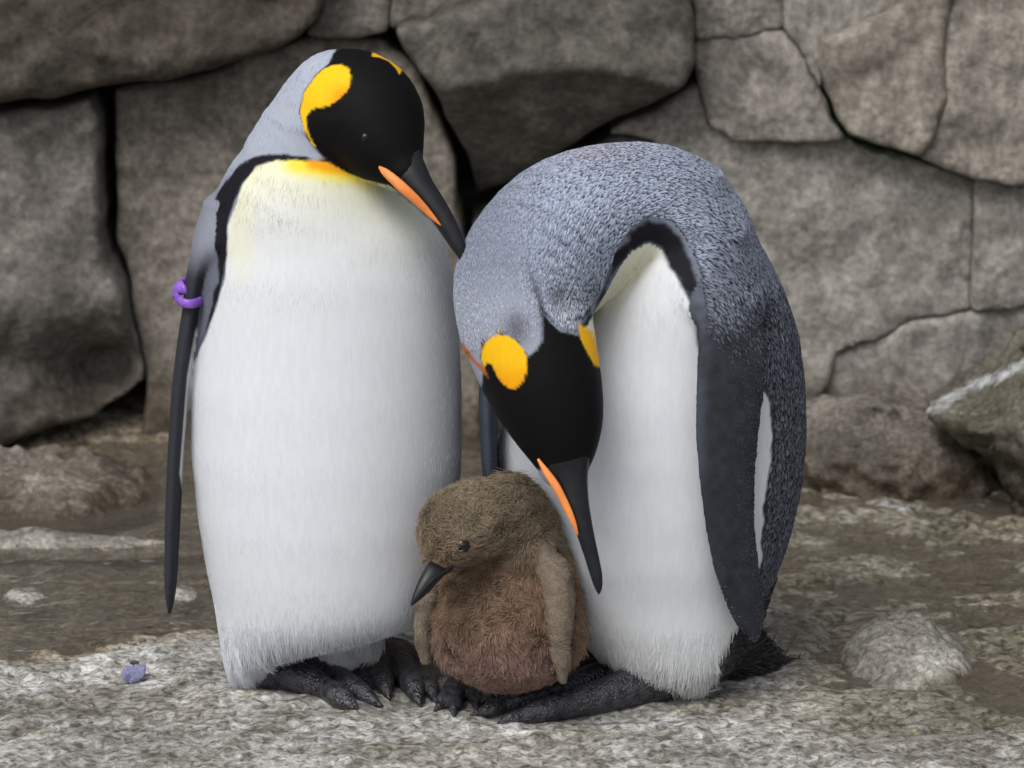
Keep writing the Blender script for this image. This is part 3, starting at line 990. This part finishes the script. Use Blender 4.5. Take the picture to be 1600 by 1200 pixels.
def l_colour(P, N, g, tip=True):
    px, py = plan(P)
    f = N @ VIEW
    n = len(P)
    nz = bumpy(P, 60, 3)
    back = np.tile([.13, .145, .185], (n, 1))
    neck = np.array([.37, .40, .475])
    c = mixv(back, neck, sstep(330, 215, py))
    c = mixv(c, [.27, .29, .345], sstep(430, 340, py) * sstep(260, 330, py) * .7)
    front = f > -.45
    w = sstep(2, -2, polysd(px, py, L_WHITE) + 3 * nz) * front
    wh = np.tile(WHITE, (n, 1))
    top = np.interp(px, [430, 545, 600, 690], [248, 268, 283, 355])
    dy = py - top
    wh = mixv(wh, [.72, .70, .36], .80 * np.exp(-np.clip(dy, 0, None) / 62) * sstep(720, 600, px))
    wh = mixv(wh, [.74, .72, .48], .5 * np.exp(-((px - 375) / 22) ** 2) * sstep(470, 380, py))
    wh = mixv(wh, [.80, .66, .06], sstep(30, 6, dy) * sstep(430, 460, px) * sstep(610, 540, px))
    wh = mixv(wh, [.78, .33, .01], sstep(14, 0, dy) * sstep(470, 490, px) * sstep(560, 530, px))
    c = mixv(c, wh, w)
    c = mixv(c, [.010, .010, .014], sstep(2, -2, polysd(px, py, L_COLLAR) + 2.5 * nz) * front * (g != FLIP))
    hd = sstep(1.5, -1.5, polysd(px, py, L_HEAD) + .8 * nz) * (g == NECK)
    c = mixv(c, BLACK, hd)
    y = sstep(1, -1, polysd(px, py, L_YEL) + .6 * nz) * (f > -.1) * (g == NECK)
    yc = mixv(np.tile([.82, .50, .012], (n, 1)), [.80, .33, .008], sstep(500, 535, px) * sstep(120, 150, py))
    c = mixv(c, yc, y)
    c = mixv(c, [.80, .42, .01], sstep(1, -1, polysd(px, py, L_YEL2)) * (g == NECK) * hd)
    # flipper: dark slate, pale under-edge
    fl = g == FLIP
    fc = mixv(np.tile([.035, .037, .045], (n, 1)), [.22, .235, .28], sstep(440, 380, py))
    edge = np.interp(py, [420, 483, 517, 589, 637, 740, 800], [340, 320, 304, 292, 288, 280, 290])
    fc = mixv(fc, [.72, .72, .72], sstep(-1, 2, px - edge) * sstep(500, 530, py) * sstep(800, 760, py))
    c = np.where(fl[:, None], fc, c)
    c = np.where((g == FOOT)[:, None], SKIN_FOOT, c)
    return c


l_loc = (float(at(510, 1080, .05)[0]), .06, 0.0)
Lroot, Lbody, LV, LQ, LN = build_bird('king_penguin', l_loc, 'upright penguin with white front and purple flipper band, looking down at the chick', 'penguin',
                                      L_PRIMS, .0034, l_colour, None, 'adult penguins')


def flow_down(P, N):
    d = np.zeros_like(P); d[:, 2] = -1
    return d


def adult_plumage(body, loc, V, Q, N, prims, colour, flow, seed, n_fine, n_scale, speck):
    r = np.random.default_rng(seed)
    g = groups(prims, V)
    f = N @ VIEW
    px, py = plan(V)
    facing = np.where(f > -.25, 1.0, .25)
    # fine plumage everywhere but feet and the flipper blades
    w = facing * (g != FOOT) * np.where(g == FLIP, .15, 1.0)
    P, n, _ = scatter(V, Q, N, w, n_fine, r)
    gp = groups(prims, P)
    c = colour(P, n, gp)
    lum = c.mean(1)
    d = tangent(flow(P, n) + r.normal(0, 1, P.shape) * np.where(c[:, 1] > .53, .09, .14)[:, None] + np.stack([bumpy(P * np.array([1, 1, .25]), 75, q_, 2) for q_ in (71, 72, 73)], 1) * (.05 + .45 * sstep(.15, .06, P[:, 2]))[:, None] * (lum > .5)[:, None], n)
    hx, hy = plan(P)
    sp = speck(P, hx, hy, gp, c)
    white = c[:, 1] > .53
    Ln = np.where(white, .013, .007) * r.uniform(.6, 1.3, len(P))
    Ln = np.where(gp == FLIP, .004, Ln)
    low = P[:, 2] < .16
    Ln = np.where(white & low, Ln * (1 + .9 * sstep(.16, .07, P[:, 2])), Ln)
    head = (gp == NECK) & ((lum < .02) | (c[:, 2] < .3 * c[:, 0]))
    Ln = np.where(head, .0030 * r.uniform(.7, 1.2, len(P)), Ln)
    rad = np.where(white, np.where(P[:, 2] < .12, .00032, .00022), .00042) * r.uniform(.7, 1.2, len(P))
    lift = np.where(white, .05, .12) + r.uniform(0, .06, len(P))
    lift = np.where(white & low, lift + .2 * sstep(.14, .05, P[:, 2]), lift)
    var = np.where(white, r.normal(1, .025, len(P)), np.where((lum > .1) & (c[:, 2] > c[:, 0]), r.normal(1, .20, len(P)), r.normal(1, .08, len(P))))[:, None]
    keepm = ~sp
    cj = np.clip(c * var, 0, .9)
    hm = keepm & head
    strands('head_feathers', (P - loc)[hm], n[hm], d[hm], Ln[hm], rad[hm], cj[hm], cj[hm], lift[hm] * .6, M_sleek, body, 4)
    keepm &= ~head
    strands('plumage', (P - loc)[keepm], n[keepm], d[keepm], Ln[keepm], rad[keepm], cj[keepm] * .92, cj[keepm], lift[keepm], M_feather, body, 4)
    return r


def l_speck(P, x, y, g, c):
    return np.zeros(len(P), bool)


adult_plumage(Lbody, np.array(l_loc), LV, LQ, LN, L_PRIMS, l_colour, flow_down, 3, 90000, 0, l_speck)


def add_bill(root, loc, rows, plate, name_plate='bill_plate'):
    V, Q = edge_tube(rows)
    b = mesh_obj('bill', V - loc, Q, M_bill, root)
    V, Q = edge_tube(plate, .55, 14)
    mesh_obj(name_plate, V - loc, Q, M_plate, b)
    return b


def add_eye(root, loc, px, py, Y, r, mat_=None):
    p = at(px, py, Y)
    rows = []
    for a in np.linspace(-1.45, 1.45, 9):
        rows.append((p + np.array([0, sin(a) * r, 0]), (r * cos(a), 0, 0), (0, 0, r * cos(a))))
    V, Q = tube(rows, 16)
    return mesh_obj('eye', V - np.array(loc), Q[:, ::-1], mat_ or M_eye, root)


def front_y(V, px, py, rad=9):
    x, y = plan(V)
    m = (abs(x - px) < rad) & (abs(y - py) < rad)
    return V[m, 1].min()


la = np.array(l_loc)
add_bill(Lroot, la, [(655, 232, 590, 262, -.025), (662, 250, 600, 276, -.035), (676, 283, 634, 306, -.05), (691, 306, 656, 325, -.058), (704, 328, 673, 343, -.064), (718, 355, 690, 367, -.071), (728, 380, 704, 388, -.077), (731, 400, 716, 403, -.081), (730, 412, 724, 413, -.083), (728.5, 417, 727.5, 417, -.084)],
         [(593, 259, 591, 262, -.058), (606, 264, 597, 273, -.064), (622, 276, 607, 283, -.072), (639, 291, 622, 298, -.077), (655, 307, 641, 314, -.078), (668, 322, 657, 328, -.078), (680, 338, 673, 342, -.078), (690, 352, 688, 353, -.078)])
add_eye(Lroot, la, 571, 214, front_y(LV, 571, 214) + .0052, .0065)


# purple flipper band
def ring(name, root, loc, c, rx, ry, tilt, tr, mat_, seg=40):
    V, Q = [], []
    for i in range(seg):
        a = 2 * math.pi * i / seg
        p = c + np.array([rx * cos(a), ry * sin(a), tilt[0] * cos(a) + tilt[1] * sin(a)])
        o = np.array([cos(a) / rx, sin(a) / ry, 0]); o /= np.linalg.norm(o)
        for k in range(10):
            b = 2 * math.pi * k / 10
            V.append(p + o * cos(b) * tr * .55 + np.array([0, 0, sin(b) * tr]))
    for i in range(seg):
        for k in range(10):
            j, l = (i + 1) % seg, (k + 1) % 10
            Q.append((i * 10 + k, j * 10 + k, j * 10 + l, i * 10 + l))
    return mesh_obj(name, np.array(V) - loc, np.array(Q), mat_, root)


M_band = plain_mat('purple_plastic', (.24, .10, .52), .35, .5, .2, 120, .1)
bc = at(299, 456, .066)
band = ring('flipper_band', Lroot, la, bc, 23 * S, .054, (-.002, .004), 7.5 * S, M_band)
tag(band, 'purple plastic band')
V, Q = tube([(at(270 + 0, 460, .05), (0, 0, .006), (0, .006, 0)), (at(274, 452, .05), (0, 0, .010), (0, .009, 0)), (at(284, 449, .045), (0, 0, .010), (0, .009, 0)), (at(292, 455, .035), (0, 0, .006), (0, .006, 0))], 14)
mesh_obj('clasp', V - la, Q, M_band, band)

# ------------------------------------------------------------------ bowing penguin
R_BODY = Loft([(290, 1000, 1095, .09, .05), (315, 970, 1130, .09, .09), (345, 945, 1163, .09, .115), (400, 925, 1197, .09, .138), (450, 895, 1222, .09, .15),
               (520, 850, 1246, .10, .165), (600, 800, 1256, .10, .175), (680, 778, 1258, .10, .18), (760, 782, 1250, .10, .18),
               (840, 800, 1231, .10, .175), (900, 835, 1208, .10, .165), (960, 880, 1188, .09, .15), (1010, 925, 1165, .07, .13),
               (1044, 1000, 1136, .045, .085), (1070, 1045, 1112, .025, .05), (1084, 1065, 1096, .012, .022)])
R_NECK = chain_px([(1088, 470, 112, .10), (1070, 410, 114, .095), (1032, 352, 118, .085), (955, 346, 117, .045), (882, 372, 117, -.005), (828, 430, 110, -.06), (820, 488, 102, -.09), (832, 542, 95, -.115),
                   (850, 598, 86, -.135), (867, 648, 72, -.148), (877, 690, 54, -.158), (880, 724, 39, -.165)])
R_PRIMS = [
    (R_BODY, .01, BODY),
    (R_NECK, lambda x, y, z: .005 + .04 * sstep(zrow(400, .05), zrow(300, .05), z) * sstep(at(960, 0, .05)[0], at(1060, 0, .05)[0], x), NECK),
    (Loft([(370, 1105, 1150, .0, .02, .5), (420, 1096, 1165, -.016, .022, .5), (460, 1093, 1178, -.035, .021, .5), (500, 1091, 1188, -.056, .018, .5), (561, 1088, 1198, -.076, .014, .5), (604, 1086, 1197, -.083, .013, .5), (669, 1085, 1188, -.087, .012, .5),
           (751, 1092, 1180, -.087, .012, .5), (832, 1103, 1180, -.082, .011, .5), (891, 1116, 1187, -.075, .011, .5), (940, 1134, 1195, -.066, .010, .4), (970, 1147, 1195, -.06, .009, .4),
           (990, 1164, 1191, -.055, .008, .3), (1001, 1176, 1184, -.053, .006, .3)]), lambda x, y, z: .006 + .03 * sstep(zrow(560, -.05), zrow(450, -.05), z), FLIP),
    # stub of the tail
    (Chain([(at(1125, 1000, .10), .055), (at(1160, 1024, .12), .040), (at(1200, 1036, .15), .020), (at(1236, 1036, .17), .006)]), .02, NECK + 3),
    # the flipper of the far side, seen past the belly
    (Loft([(560, 750, 768, .06, .03), (640, 748, 776, .05, .045), (720, 752, 778, .05, .045), (800, 760, 782, .05, .04), (880, 770, 784, .05, .02)]), .008, FLIP),
    (toe([(1062, 1072, 22), (1005, 1070, 32), (940, 1088, 27), (880, 1102, 21), (845, 1110, 20), (815, 1119, 13), (800, 1123, 12), (788, 1127, 8), (776, 1131, 3)]), .010, FOOT),
    (toe([(1030, 1052, 24), (950, 1056, 26), (880, 1078, 20), (830, 1090, 20), (790, 1101, 13), (770, 1107, 12), (752, 1112, 8), (734, 1118, 3)]), .002, FOOT),
    (toe([(1000, 1046, 24), (920, 1050, 22), (840, 1072, 15), (790, 1086, 13), (765, 1094, 9), (740, 1102, 3)]), .002, FOOT),
    (toe([(975, 1020, 24), (930, 1026, 26), (890, 1046, 16), (860, 1060, 8)]), .012, FOOT),
]
TAIL = 4
R_WHITE = [(905, 522), (918, 507), (944, 461), (967, 418), (987, 392), (1013, 378), (1033, 388), (1048, 415), (1071, 457), (1086, 487), (1105, 540), (1170, 590), (1193, 606), (1204, 640), (1205, 680), (1202, 720), (1195, 783), (1190, 830), (1190, 878), (1176, 940), (1147, 985), (1122, 1027), (1106, 1098), (1060, 1130), (700, 1130), (700, 560), (800, 540)]
R_COLLAR = [(905, 524), (910, 508), (925, 489), (948, 430), (964, 392), (987, 360), (1013, 343), (1040, 349), (1060, 369), (1079, 407), (1091, 449), (1096, 500), (1100, 545), (1094, 560), (1088, 530), (1083, 486), (1071, 457), (1048, 415), (1033, 388), (1013, 378), (987, 392), (967, 418), (944, 461), (918, 507)]
R_HEAD = [(826, 556), (840, 546), (849, 530), (850, 507), (842, 476), (858, 503), (874, 517), (904, 524), (960, 560), (980, 650), (940, 760), (830, 730), (780, 660), (752, 612), (756, 574), (750, 557), (756, 535), (782, 519), (808, 531)]
R_YEL = [(783, 523), (797, 526), (808, 534), (820, 549), (825, 566), (822, 583), (815, 598), (806, 607), (797, 607), (788, 602), (779, 591), (772, 577), (768, 569), (761, 567), (757, 573), (752, 562), (753, 548), (759, 535), (770, 526)]
R_YEL2 = [(903, 504), (907, 507), (960, 540), (960, 580), (929, 571), (919, 553), (907, 529)]
R_ORANGE = [(700, 530), (727, 541), (742, 562), (757, 574), (763, 590), (752, 580), (735, 562), (700, 560)]


def r_colour(P, N, g):
    px, py = plan(P)
    f = N @ VIEW
    n = len(P)
    nz = bumpy(P, 60, 5)
    # silver grey neck darkening down the back
    s = sstep(430, 760, py + .9 * (px - 1000) * (px > 1000))
    s = np.where(px > 1000, np.clip(.25 * sstep(1000, 1120, px) + s, 0, 1), 0)
    c = mixv(np.tile([.185, .208, .265], (n, 1)), [.030, .033, .042], s)
    nk = (g == NECK)
    c = mixv(c, [.29, .315, .38], sstep(400, 500, py) * sstep(960, 860, px) * nk)
    c = mixv(c, [.20, .185, .21], .5 * np.exp(-((px - 930) / 70) ** 2 - ((py - 240) / 22) ** 2))
    c = mixv(c, [.05, .05, .06], .75 * np.exp(-((px - 808) / 20) ** 2 - ((py - 515) / 26) ** 2) * nk)
    c = mixv(c, [.06, .055, .065], .7 * np.exp(-((px - 872) / 16) ** 2 - ((py - 470) / 20) ** 2) * nk)
    crs = np.abs(px - np.interp(py, [400, 440, 480, 520], [822, 832, 845, 852]))
    c = mixv(c, [.05, .05, .06], .8 * np.exp(-(crs / 6) ** 2) * sstep(405, 470, py) * sstep(560, 520, py) * nk)  # shade of the neck crease painted in as a dark wedge
    w = sstep(2, -2, polysd(px, py, R_WHITE) + 3 * nz) * (f > -.45) * (g == BODY)
    wh = np.tile(WHITE, (n, 1))
    sd = -polysd(px, py, R_WHITE)
    wh = mixv(wh, [.70, .68, .40], .6 * np.exp(-np.abs(px - np.interp(py, [380, 507, 560], [1008, 918, 900])) / 26) * sstep(620, 500, py))
    wh = mixv(wh, [.68, .665, .60], .35 * sstep(900, 1050, py))
    c = mixv(c, wh, w)
    c = mixv(c, [.010, .010, .013], sstep(5, -5, polysd(px, py, R_COLLAR) + 5 * nz) * (f > -.5) * (g != FLIP))
    inner = nk & (py > 380) & (py < 520) & (sstep(0, -2, polysd(px, py, R_WHITE)) > .5)
    c = np.where(inner[:, None], np.array([.66, .655, .52]), c)
    hd = sstep(2, -2, polysd(px, py, R_HEAD) + 2.0 * nz) * nk
    c = mixv(c, BLACK, hd)
    y = sstep(1, -1, polysd(px, py, R_YEL) + .6 * nz) * (f > -.1) * nk
    c = mixv(c, mixv(np.tile([.82, .46, .010], (n, 1)), [.80, .34, .006], sstep(560, 600, py)), y)
    c = mixv(c, [.80, .42, .01], sstep(1, -1, polysd(px, py, R_YEL2)) * nk * (f > -.4))
    c = mixv(c, [.42, .13, .03], sstep(2, -2, polysd(px, py, R_ORANGE)) * nk)
    fl = (g == FLIP)
    fc = mixv(np.tile([.034, .037, .046], (n, 1)), c * .8, sstep(640, 440, py + 25 * nz))
    fc = fc * (1 + .25 * bumpy(P, 90, 8)[:, None])
    fc = mixv(fc, [.075, .09, .125], .6 * sstep(1112, 1092, px) * sstep(560, 620, py) * sstep(800, 700, py))
    c = np.where(fl[:, None], fc, c)
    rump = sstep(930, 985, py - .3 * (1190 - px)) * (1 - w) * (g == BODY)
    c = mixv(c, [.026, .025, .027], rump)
    c = np.where((g == TAIL)[:, None], np.array([.035, .034, .036]), c)
    c = np.where((g == FOOT)[:, None], SKIN_FOOT, c)
    return np.clip(c, 0, 1)


r_loc = (float(at(1060, 1080, .05)[0]), .06, 0.0)
Rroot, Rbody, RV, RQ, RN = build_bird('king_penguin', r_loc, 'bowing penguin with arched silver grey back, bill pointing down beside the chick', 'penguin',
                                      R_PRIMS, .0034, r_colour, None, 'adult penguins')
ra_ = np.array(r_loc)
add_bill(Rroot, ra_, [(926, 700, 836, 704, -.172), (920, 726, 845, 722, -.178), (918, 750, 862, 745, -.186), (920, 784, 878, 778, -.196), (925, 815, 891, 810, -.203), (930, 842, 902, 838, -.208), (936, 870, 913, 870, -.212), (941, 895, 921, 896, -.216), (942, 914, 927, 914, -.218), (939, 925, 932, 925, -.219), (936, 929, 935, 929, -.219)],
         [(842, 716, 839, 718, -.192), (857, 733, 847, 737, -.198), (872, 752, 859, 756, -.204), (884, 775, 872, 778, -.210), (894, 797, 883, 800, -.214), (901, 817, 893, 819, -.217), (904, 836, 902, 837, -.218)])

SPINE = np.array([at(x, y, Y) for x, y, Y in [(880, 724, -.165), (850, 598, -.135), (820, 488, -.09), (828, 430, -.06), (882, 330, .0), (962, 280, .06), (1060, 280, .1), (1130, 380, .12), (1190, 500, .13), (1225, 650, .13), (1215, 780, .13), (1180, 920, .14), (1160, 1000, .15)]])


def r_flow(P, N):
    T = SPINE[1:] - SPINE[:-1]
    C = (SPINE[1:] + SPINE[:-1]) / 2
    d = ((P[:, None, :] - C[None]) ** 2).sum(-1)
    w = np.exp(-(d - d.min(1, keepdims=True)) / .004)
    T = T / np.linalg.norm(T, axis=1, keepdims=True)
    fl = (w @ T) / w.sum(1, keepdims=True)
    px, py = plan(P)
    belly = polysd(px, py, R_WHITE) < 0
    fl[belly & (px > 900)] = (0, 0, -1)
    return fl


def r_speck(P, x, y, g, c):
    """scaly back: those points carry broad grey feathers instead"""
    lum = c.mean(1)
    return ((g == BODY) | (g == NECK)) & (lum > .02) & (lum < .36)


adult_plumage(Rbody, ra_, RV, RQ, RN, R_PRIMS, r_colour, r_flow, 4, 100000, 0, r_speck)


def even(P, cell, r):
    """thin a scatter to about one point per cell so that feathers lie in an even coat"""
    k = np.floor(P / cell + r.random(3)).astype(np.int64)
    k = (k[:, 0] * 73856093) ^ (k[:, 1] * 19349663) ^ (k[:, 2] * 83492791)
    return np.unique(k, return_index=True)[1]


def scale_feathers():
    r = np.random.default_rng(8)
    g = groups(R_PRIMS, RV)
    c = r_colour(RV, RN, g)
    lum = c.mean(1)
    f = RN @ VIEW
    vx, vy = plan(RV)
    w = np.where(f > -.3, 1, .4) * ((g == BODY) | (g == NECK) | ((g == FLIP) & (vy < 620))) * (lum > .018) * (lum < .40)
    P, n, area = scatter(RV, RQ, RN, w.astype(float), 150000, r)
    px, py = plan(P)
    kk = sstep(790, 950, px)
    zone = px + .25 * (430 - py) + r.normal(0, 32, len(P))
    sel = np.concatenate([np.flatnonzero(m)[even(P[m], cl, r)] for m, cl in ((zone < 790, .0023), ((zone >= 790) & (zone < 850), .0027), ((zone >= 850) & (zone < 910), .0031), (zone >= 910, .0036))])
    P, n = P[sel], n[sel]
    gp = groups(R_PRIMS, P)
    cc = r_colour(P, n, gp)
    l2 = cc.mean(1)
    px, py = plan(P)
    m = (l2 > .018) & (l2 < .40) & (polysd(px, py, R_COLLAR) > 4) & ((gp == NECK) | (polysd(px, py, R_WHITE) > 4)) & (polysd(px, py, R_YEL2) > 3)
    m &= ~((gp == FLIP) & (py + r.normal(0, 35, len(P)) > 530)) & ~((gp == NECK) & (polysd(px, py, R_WHITE) < 0))
    P, n, cc, l2, gp2 = P[m], n[m], cc[m], l2[m], gp[m]
    px, py = plan(P)
    d = tangent(r_flow(P, n) + r.normal(0, .13, P.shape), n)
    k = sstep(730, 930, px + .25 * (430 - py)) * sstep(560, 440, py - .4 * (px - 800))
    k = np.maximum(np.maximum(k, .22), sstep(960, 1000, px))               # small soft scales on the neck, bold ones on the mantle
    fade = np.where(gp2 == FLIP, sstep(560, 430, py), 1.0)
    k = k * (.35 + .65 * fade)
    Ln = (.0055 + .0065 * k) * r.uniform(.8, 1.25, len(P))
    rad = (.0008 + .00075 * k) * r.uniform(.8, 1.2, len(P))
    low = sstep(.10, .05, l2)
    b = (r.uniform(.75, 1.35, len(P)) * (1 + low * (r.uniform(-.5, 2.0, len(P)))))[:, None]
    tip = np.clip(cc * (1.0 + .85 * k[:, None]) * b + .010 * k[:, None], 0, .62)
    root = np.maximum(cc * (.7 - .64 * k[:, None]), .005)
    strands('back_feathers', P - ra_, n, d, Ln, rad, root, tip, .22 + r.uniform(0, .06, len(P)), M_feather, Rbody, 5, .75)
    return


scale_feathers()


def flipper_feathers():
    """tiny scale feathers in rows over the blade, and the stiff tail fan"""
    r = np.random.default_rng(9)
    g = groups(R_PRIMS, RV)
    P, n, _ = scatter(RV, RQ, RN, (g == FLIP).astype(float), 60000, r)
    sel = even(P, .0034, r)
    P, n = P[sel], n[sel]
    px, py = plan(P)
    rear = sstep(1098, 1150, px + r.normal(0, 6, len(P)))
    c = r_colour(P, n, groups(R_PRIMS, P))
    d = tangent(np.tile([.35, .1, -.8], (len(P), 1)) + r.normal(0, .3, P.shape), n)
    b = r.uniform(.6, 1.7, len(P))[:, None]
    strands('flipper_feathers', P - ra_, n, d, .0052 * r.uniform(.7, 1.3, len(P)), (.0006 + .0008 * rear) * r.uniform(.8, 1.2, len(P)), c * (.8 - .6 * rear[:, None]), c * (1 + 1.1 * rear[:, None]) * b, .06 + .12 * rear, M_feather, Rbody, 4, .8)
    P, n, _ = scatter(RV, RQ, RN, ((g == TAIL) | ((g == BODY) & (RV[:, 2] < .13) & (r_colour(RV, RN, g).mean(1) < .05))).astype(float), 4200, r)
    d = tangent(np.tile([.8, .3, -.35], (len(P), 1)) + r.normal(0, .22, P.shape), n)
    px, py = plan(P)
    Ln = np.interp(px, [1110, 1180, 1240], [.022, .036, .030]) * r.uniform(.6, 1.2, len(P))
    b = r.uniform(.4, 1.8, len(P))[:, None]
    c = np.array([.036, .035, .037]) * b
    strands('tail_feathers', P - ra_, n, d, Ln, .0011 * r.uniform(.6, 1.2, len(P)), c * .5, c, .18 + 0 * px, M_feather, Rbody, 4, .7)


flipper_feathers()

# ------------------------------------------------------------------ chick
C_BODY = Loft([(752, 772, 812, -.055, .02), (765, 757, 828, -.055, .035), (800, 742, 856, -.055, .052), (840, 734, 875, -.058, .064), (880, 722, 890, -.06, .073),
               (920, 692, 902, -.065, .08), (965, 681, 911, -.07, .085), (1000, 680, 911, -.07, .086), (1025, 686, 903, -.072, .08),
               (1045, 702, 886, -.075, .066), (1062, 735, 856, -.08, .045), (1072, 756, 830, -.08, .025)])
C_HEAD = chain_px([(800, 808, 53, -.07), (764, 808, 59, -.095), (718, 822, 57, -.125), (700, 848, 40, -.145), (687, 876, 21, -.158)])
C_FLIP = chain_px([(848, 868, 20, -.105), (871, 905, 24, -.128), (876, 955, 20, -.142), (876, 1005, 16, -.148), (878, 1040, 12, -.15), (880, 1062, 6, -.15)])
C_FLIP2 = chain_px([(672, 935, 16, -.06), (662, 960, 13, -.065), (660, 1000, 11, -.065), (664, 1030, 8, -.065)])
C_PRIMS = [
    (C_BODY, .01, BODY),
    (C_HEAD, lambda x, y, z: .004 + .026 * sstep(at(745, 0, -.1)[0], at(800, 0, -.1)[0], x), NECK),
    (C_FLIP, .010, FLIP),
    (C_FLIP2, .006, FLIP),
    (toe([(718, 1060, 18), (702, 1084, 13), (690, 1098, 10), (681, 1110, 4)]), .006, FOOT),
    (toe([(722, 1060, 18), (713, 1088, 13), (710, 1104, 10), (709, 1119, 4)]), .003, FOOT),
    (toe([(726, 1060, 18), (735, 1082, 12), (741, 1094, 9), (745, 1105, 4)]), .003, FOOT),
    (Chain([(at_z(862, 1046, .040), .018), (at_z(822, 1056, .046), .017), (at_z(798, 1070, .040), .011), (at_z(783, 1082, .032), .006)]), .006, FOOT),
    (Chain([(at_z(870, 1052, .040), .016), (at_z(840, 1064, .046), .013), (at_z(812, 1078, .036), .009), (at_z(800, 1086, .030), .005)]), .005, FOOT),
]


def c_colour(P, N, g):
    px, py = plan(P)
    n = len(P)
    nz = bumpy(P, 40, 4)
    c = np.tile([.155, .105, .072], (n, 1))
    c = mixv(c, [.155, .124, .086], sstep(900, 830, py))
    c = mixv(c, [.165, .135, .105], (g == FLIP) * .9)
    c = mixv(c, [.18, .118, .100], sstep(975, 1030, py + 18 * nz) * (g == BODY) * sstep(905, 860, px))
    c = c * (1 + .22 * nz[:, None] + .15 * bumpy(P, 140, 6)[:, None])
    lore = np.exp(-((px - 690) / 16) ** 2 - ((py - 882) / 16) ** 2) * (g == NECK)
    c = mixv(c, [.07, .045, .035], .5 * lore)
    c = np.where((g == FOOT)[:, None], np.array([.035, .034, .038]), c)
    return np.clip(c, 0, 1)


def c_field(F, x, y, z):
    # folds of loose down on neck and breast
    fold = np.sin((z * 170 + 60 * x + 6.0 * noise(x * 24, y * 24, z * 24, 3)))
    za, zb = zrow(860, -.1), zrow(980, -.1)
    xr = at(838, 0, -.1)[0]
    return F + .0022 * fold * sstep(zb - .02, zb + .03, z) * sstep(za + .02, za - .02, z) * sstep(xr, xr - .02, x) + .002 * fbm(x * 40, y * 40, z * 40, 2, 12)


c_loc = (float(at_z(780, 1105, 0)[0]), -.07, 0.0)
Croot, Cbody, CV, CQ, CN = build_bird('penguin_chick', c_loc, 'small brown downy chick standing between the two adult penguins', 'chick',
                                      C_PRIMS, .0024, c_colour, None, None, c_field)
ca_ = np.array(c_loc)


def chick_down():
    r = np.random.default_rng(14)
    g = groups(C_PRIMS, CV)
    px, py = plan(CV)
    bill_free = polysd(px, py, [(655, 880), (690, 868), (705, 885), (690, 905), (640, 945)]) > 0
    w = (g != FOOT) * bill_free * np.where(CN @ VIEW > -.3, 1, .5)
    P, n, _ = scatter(CV, CQ, CN, w.astype(float), 85000, r)
    gp = groups(C_PRIMS, P)
    c = c_colour(P, n, gp)
    px, py = plan(P)
    cl = np.stack([bumpy(P, 55, s, 2) for s in (31, 32, 33)], 1)
    base = np.zeros_like(P); base[:, 2] = -1
    hd = (gp == NECK)
    base[hd] = np.array([.75, .35, .2])
    d = tangent(base + 1.5 * cl + r.normal(0, .30, P.shape), n)
    Ln = np.where(hd, .0070, .0100) * r.uniform(.6, 1.35, len(P))
    Ln = np.where(gp == FLIP, .0045, Ln)
    Ln *= np.where(r.random(len(P)) < .06, 1.7, 1.0)
    Ln *= 1 - .45 * sstep(1000, 1060, py)
    Ln *= 1 - .75 * np.exp(-((px - 722) / 12) ** 2 - ((py - 850) / 11) ** 2)
    b = r.uniform(.75, 1.3, len(P))[:, None]
    strands('down', P - ca_, n, d, Ln, .00036 * r.uniform(.7, 1.3, len(P)), c * .55 * b, np.clip(c * 1.5 * b, 0, .6), np.where(gp == FLIP, .3, .62) + r.uniform(0, .25, len(P)), M_down, Cbody, 4, .45)


chick_down()
V, Q = edge_tube([(676, 872, 702, 884, -.165), (668, 880, 700, 893, -.175), (658, 898, 686, 908, -.186), (650, 916, 671, 925, -.194), (644, 932, 656, 938, -.2), (641, 943, 646, 945, -.203), (642, 947, 643, 947, -.204)], .7)
cb = mesh_obj('bill', V - ca_, Q, M_bill, Croot)
V, Q = edge_tube([(712, 880, 704, 892, -.172), (698, 888, 694, 899, -.182), (680, 900, 676, 910, -.194), (664, 917, 661, 923, -.202), (652, 934, 650, 938, -.205)], .6, 12)
mesh_obj('lower_mandible', V - ca_, Q, M_bill, cb)
add_eye(Croot, ca_, 722, 851, front_y(CV, 722, 851, 6) + .0075, .0112)
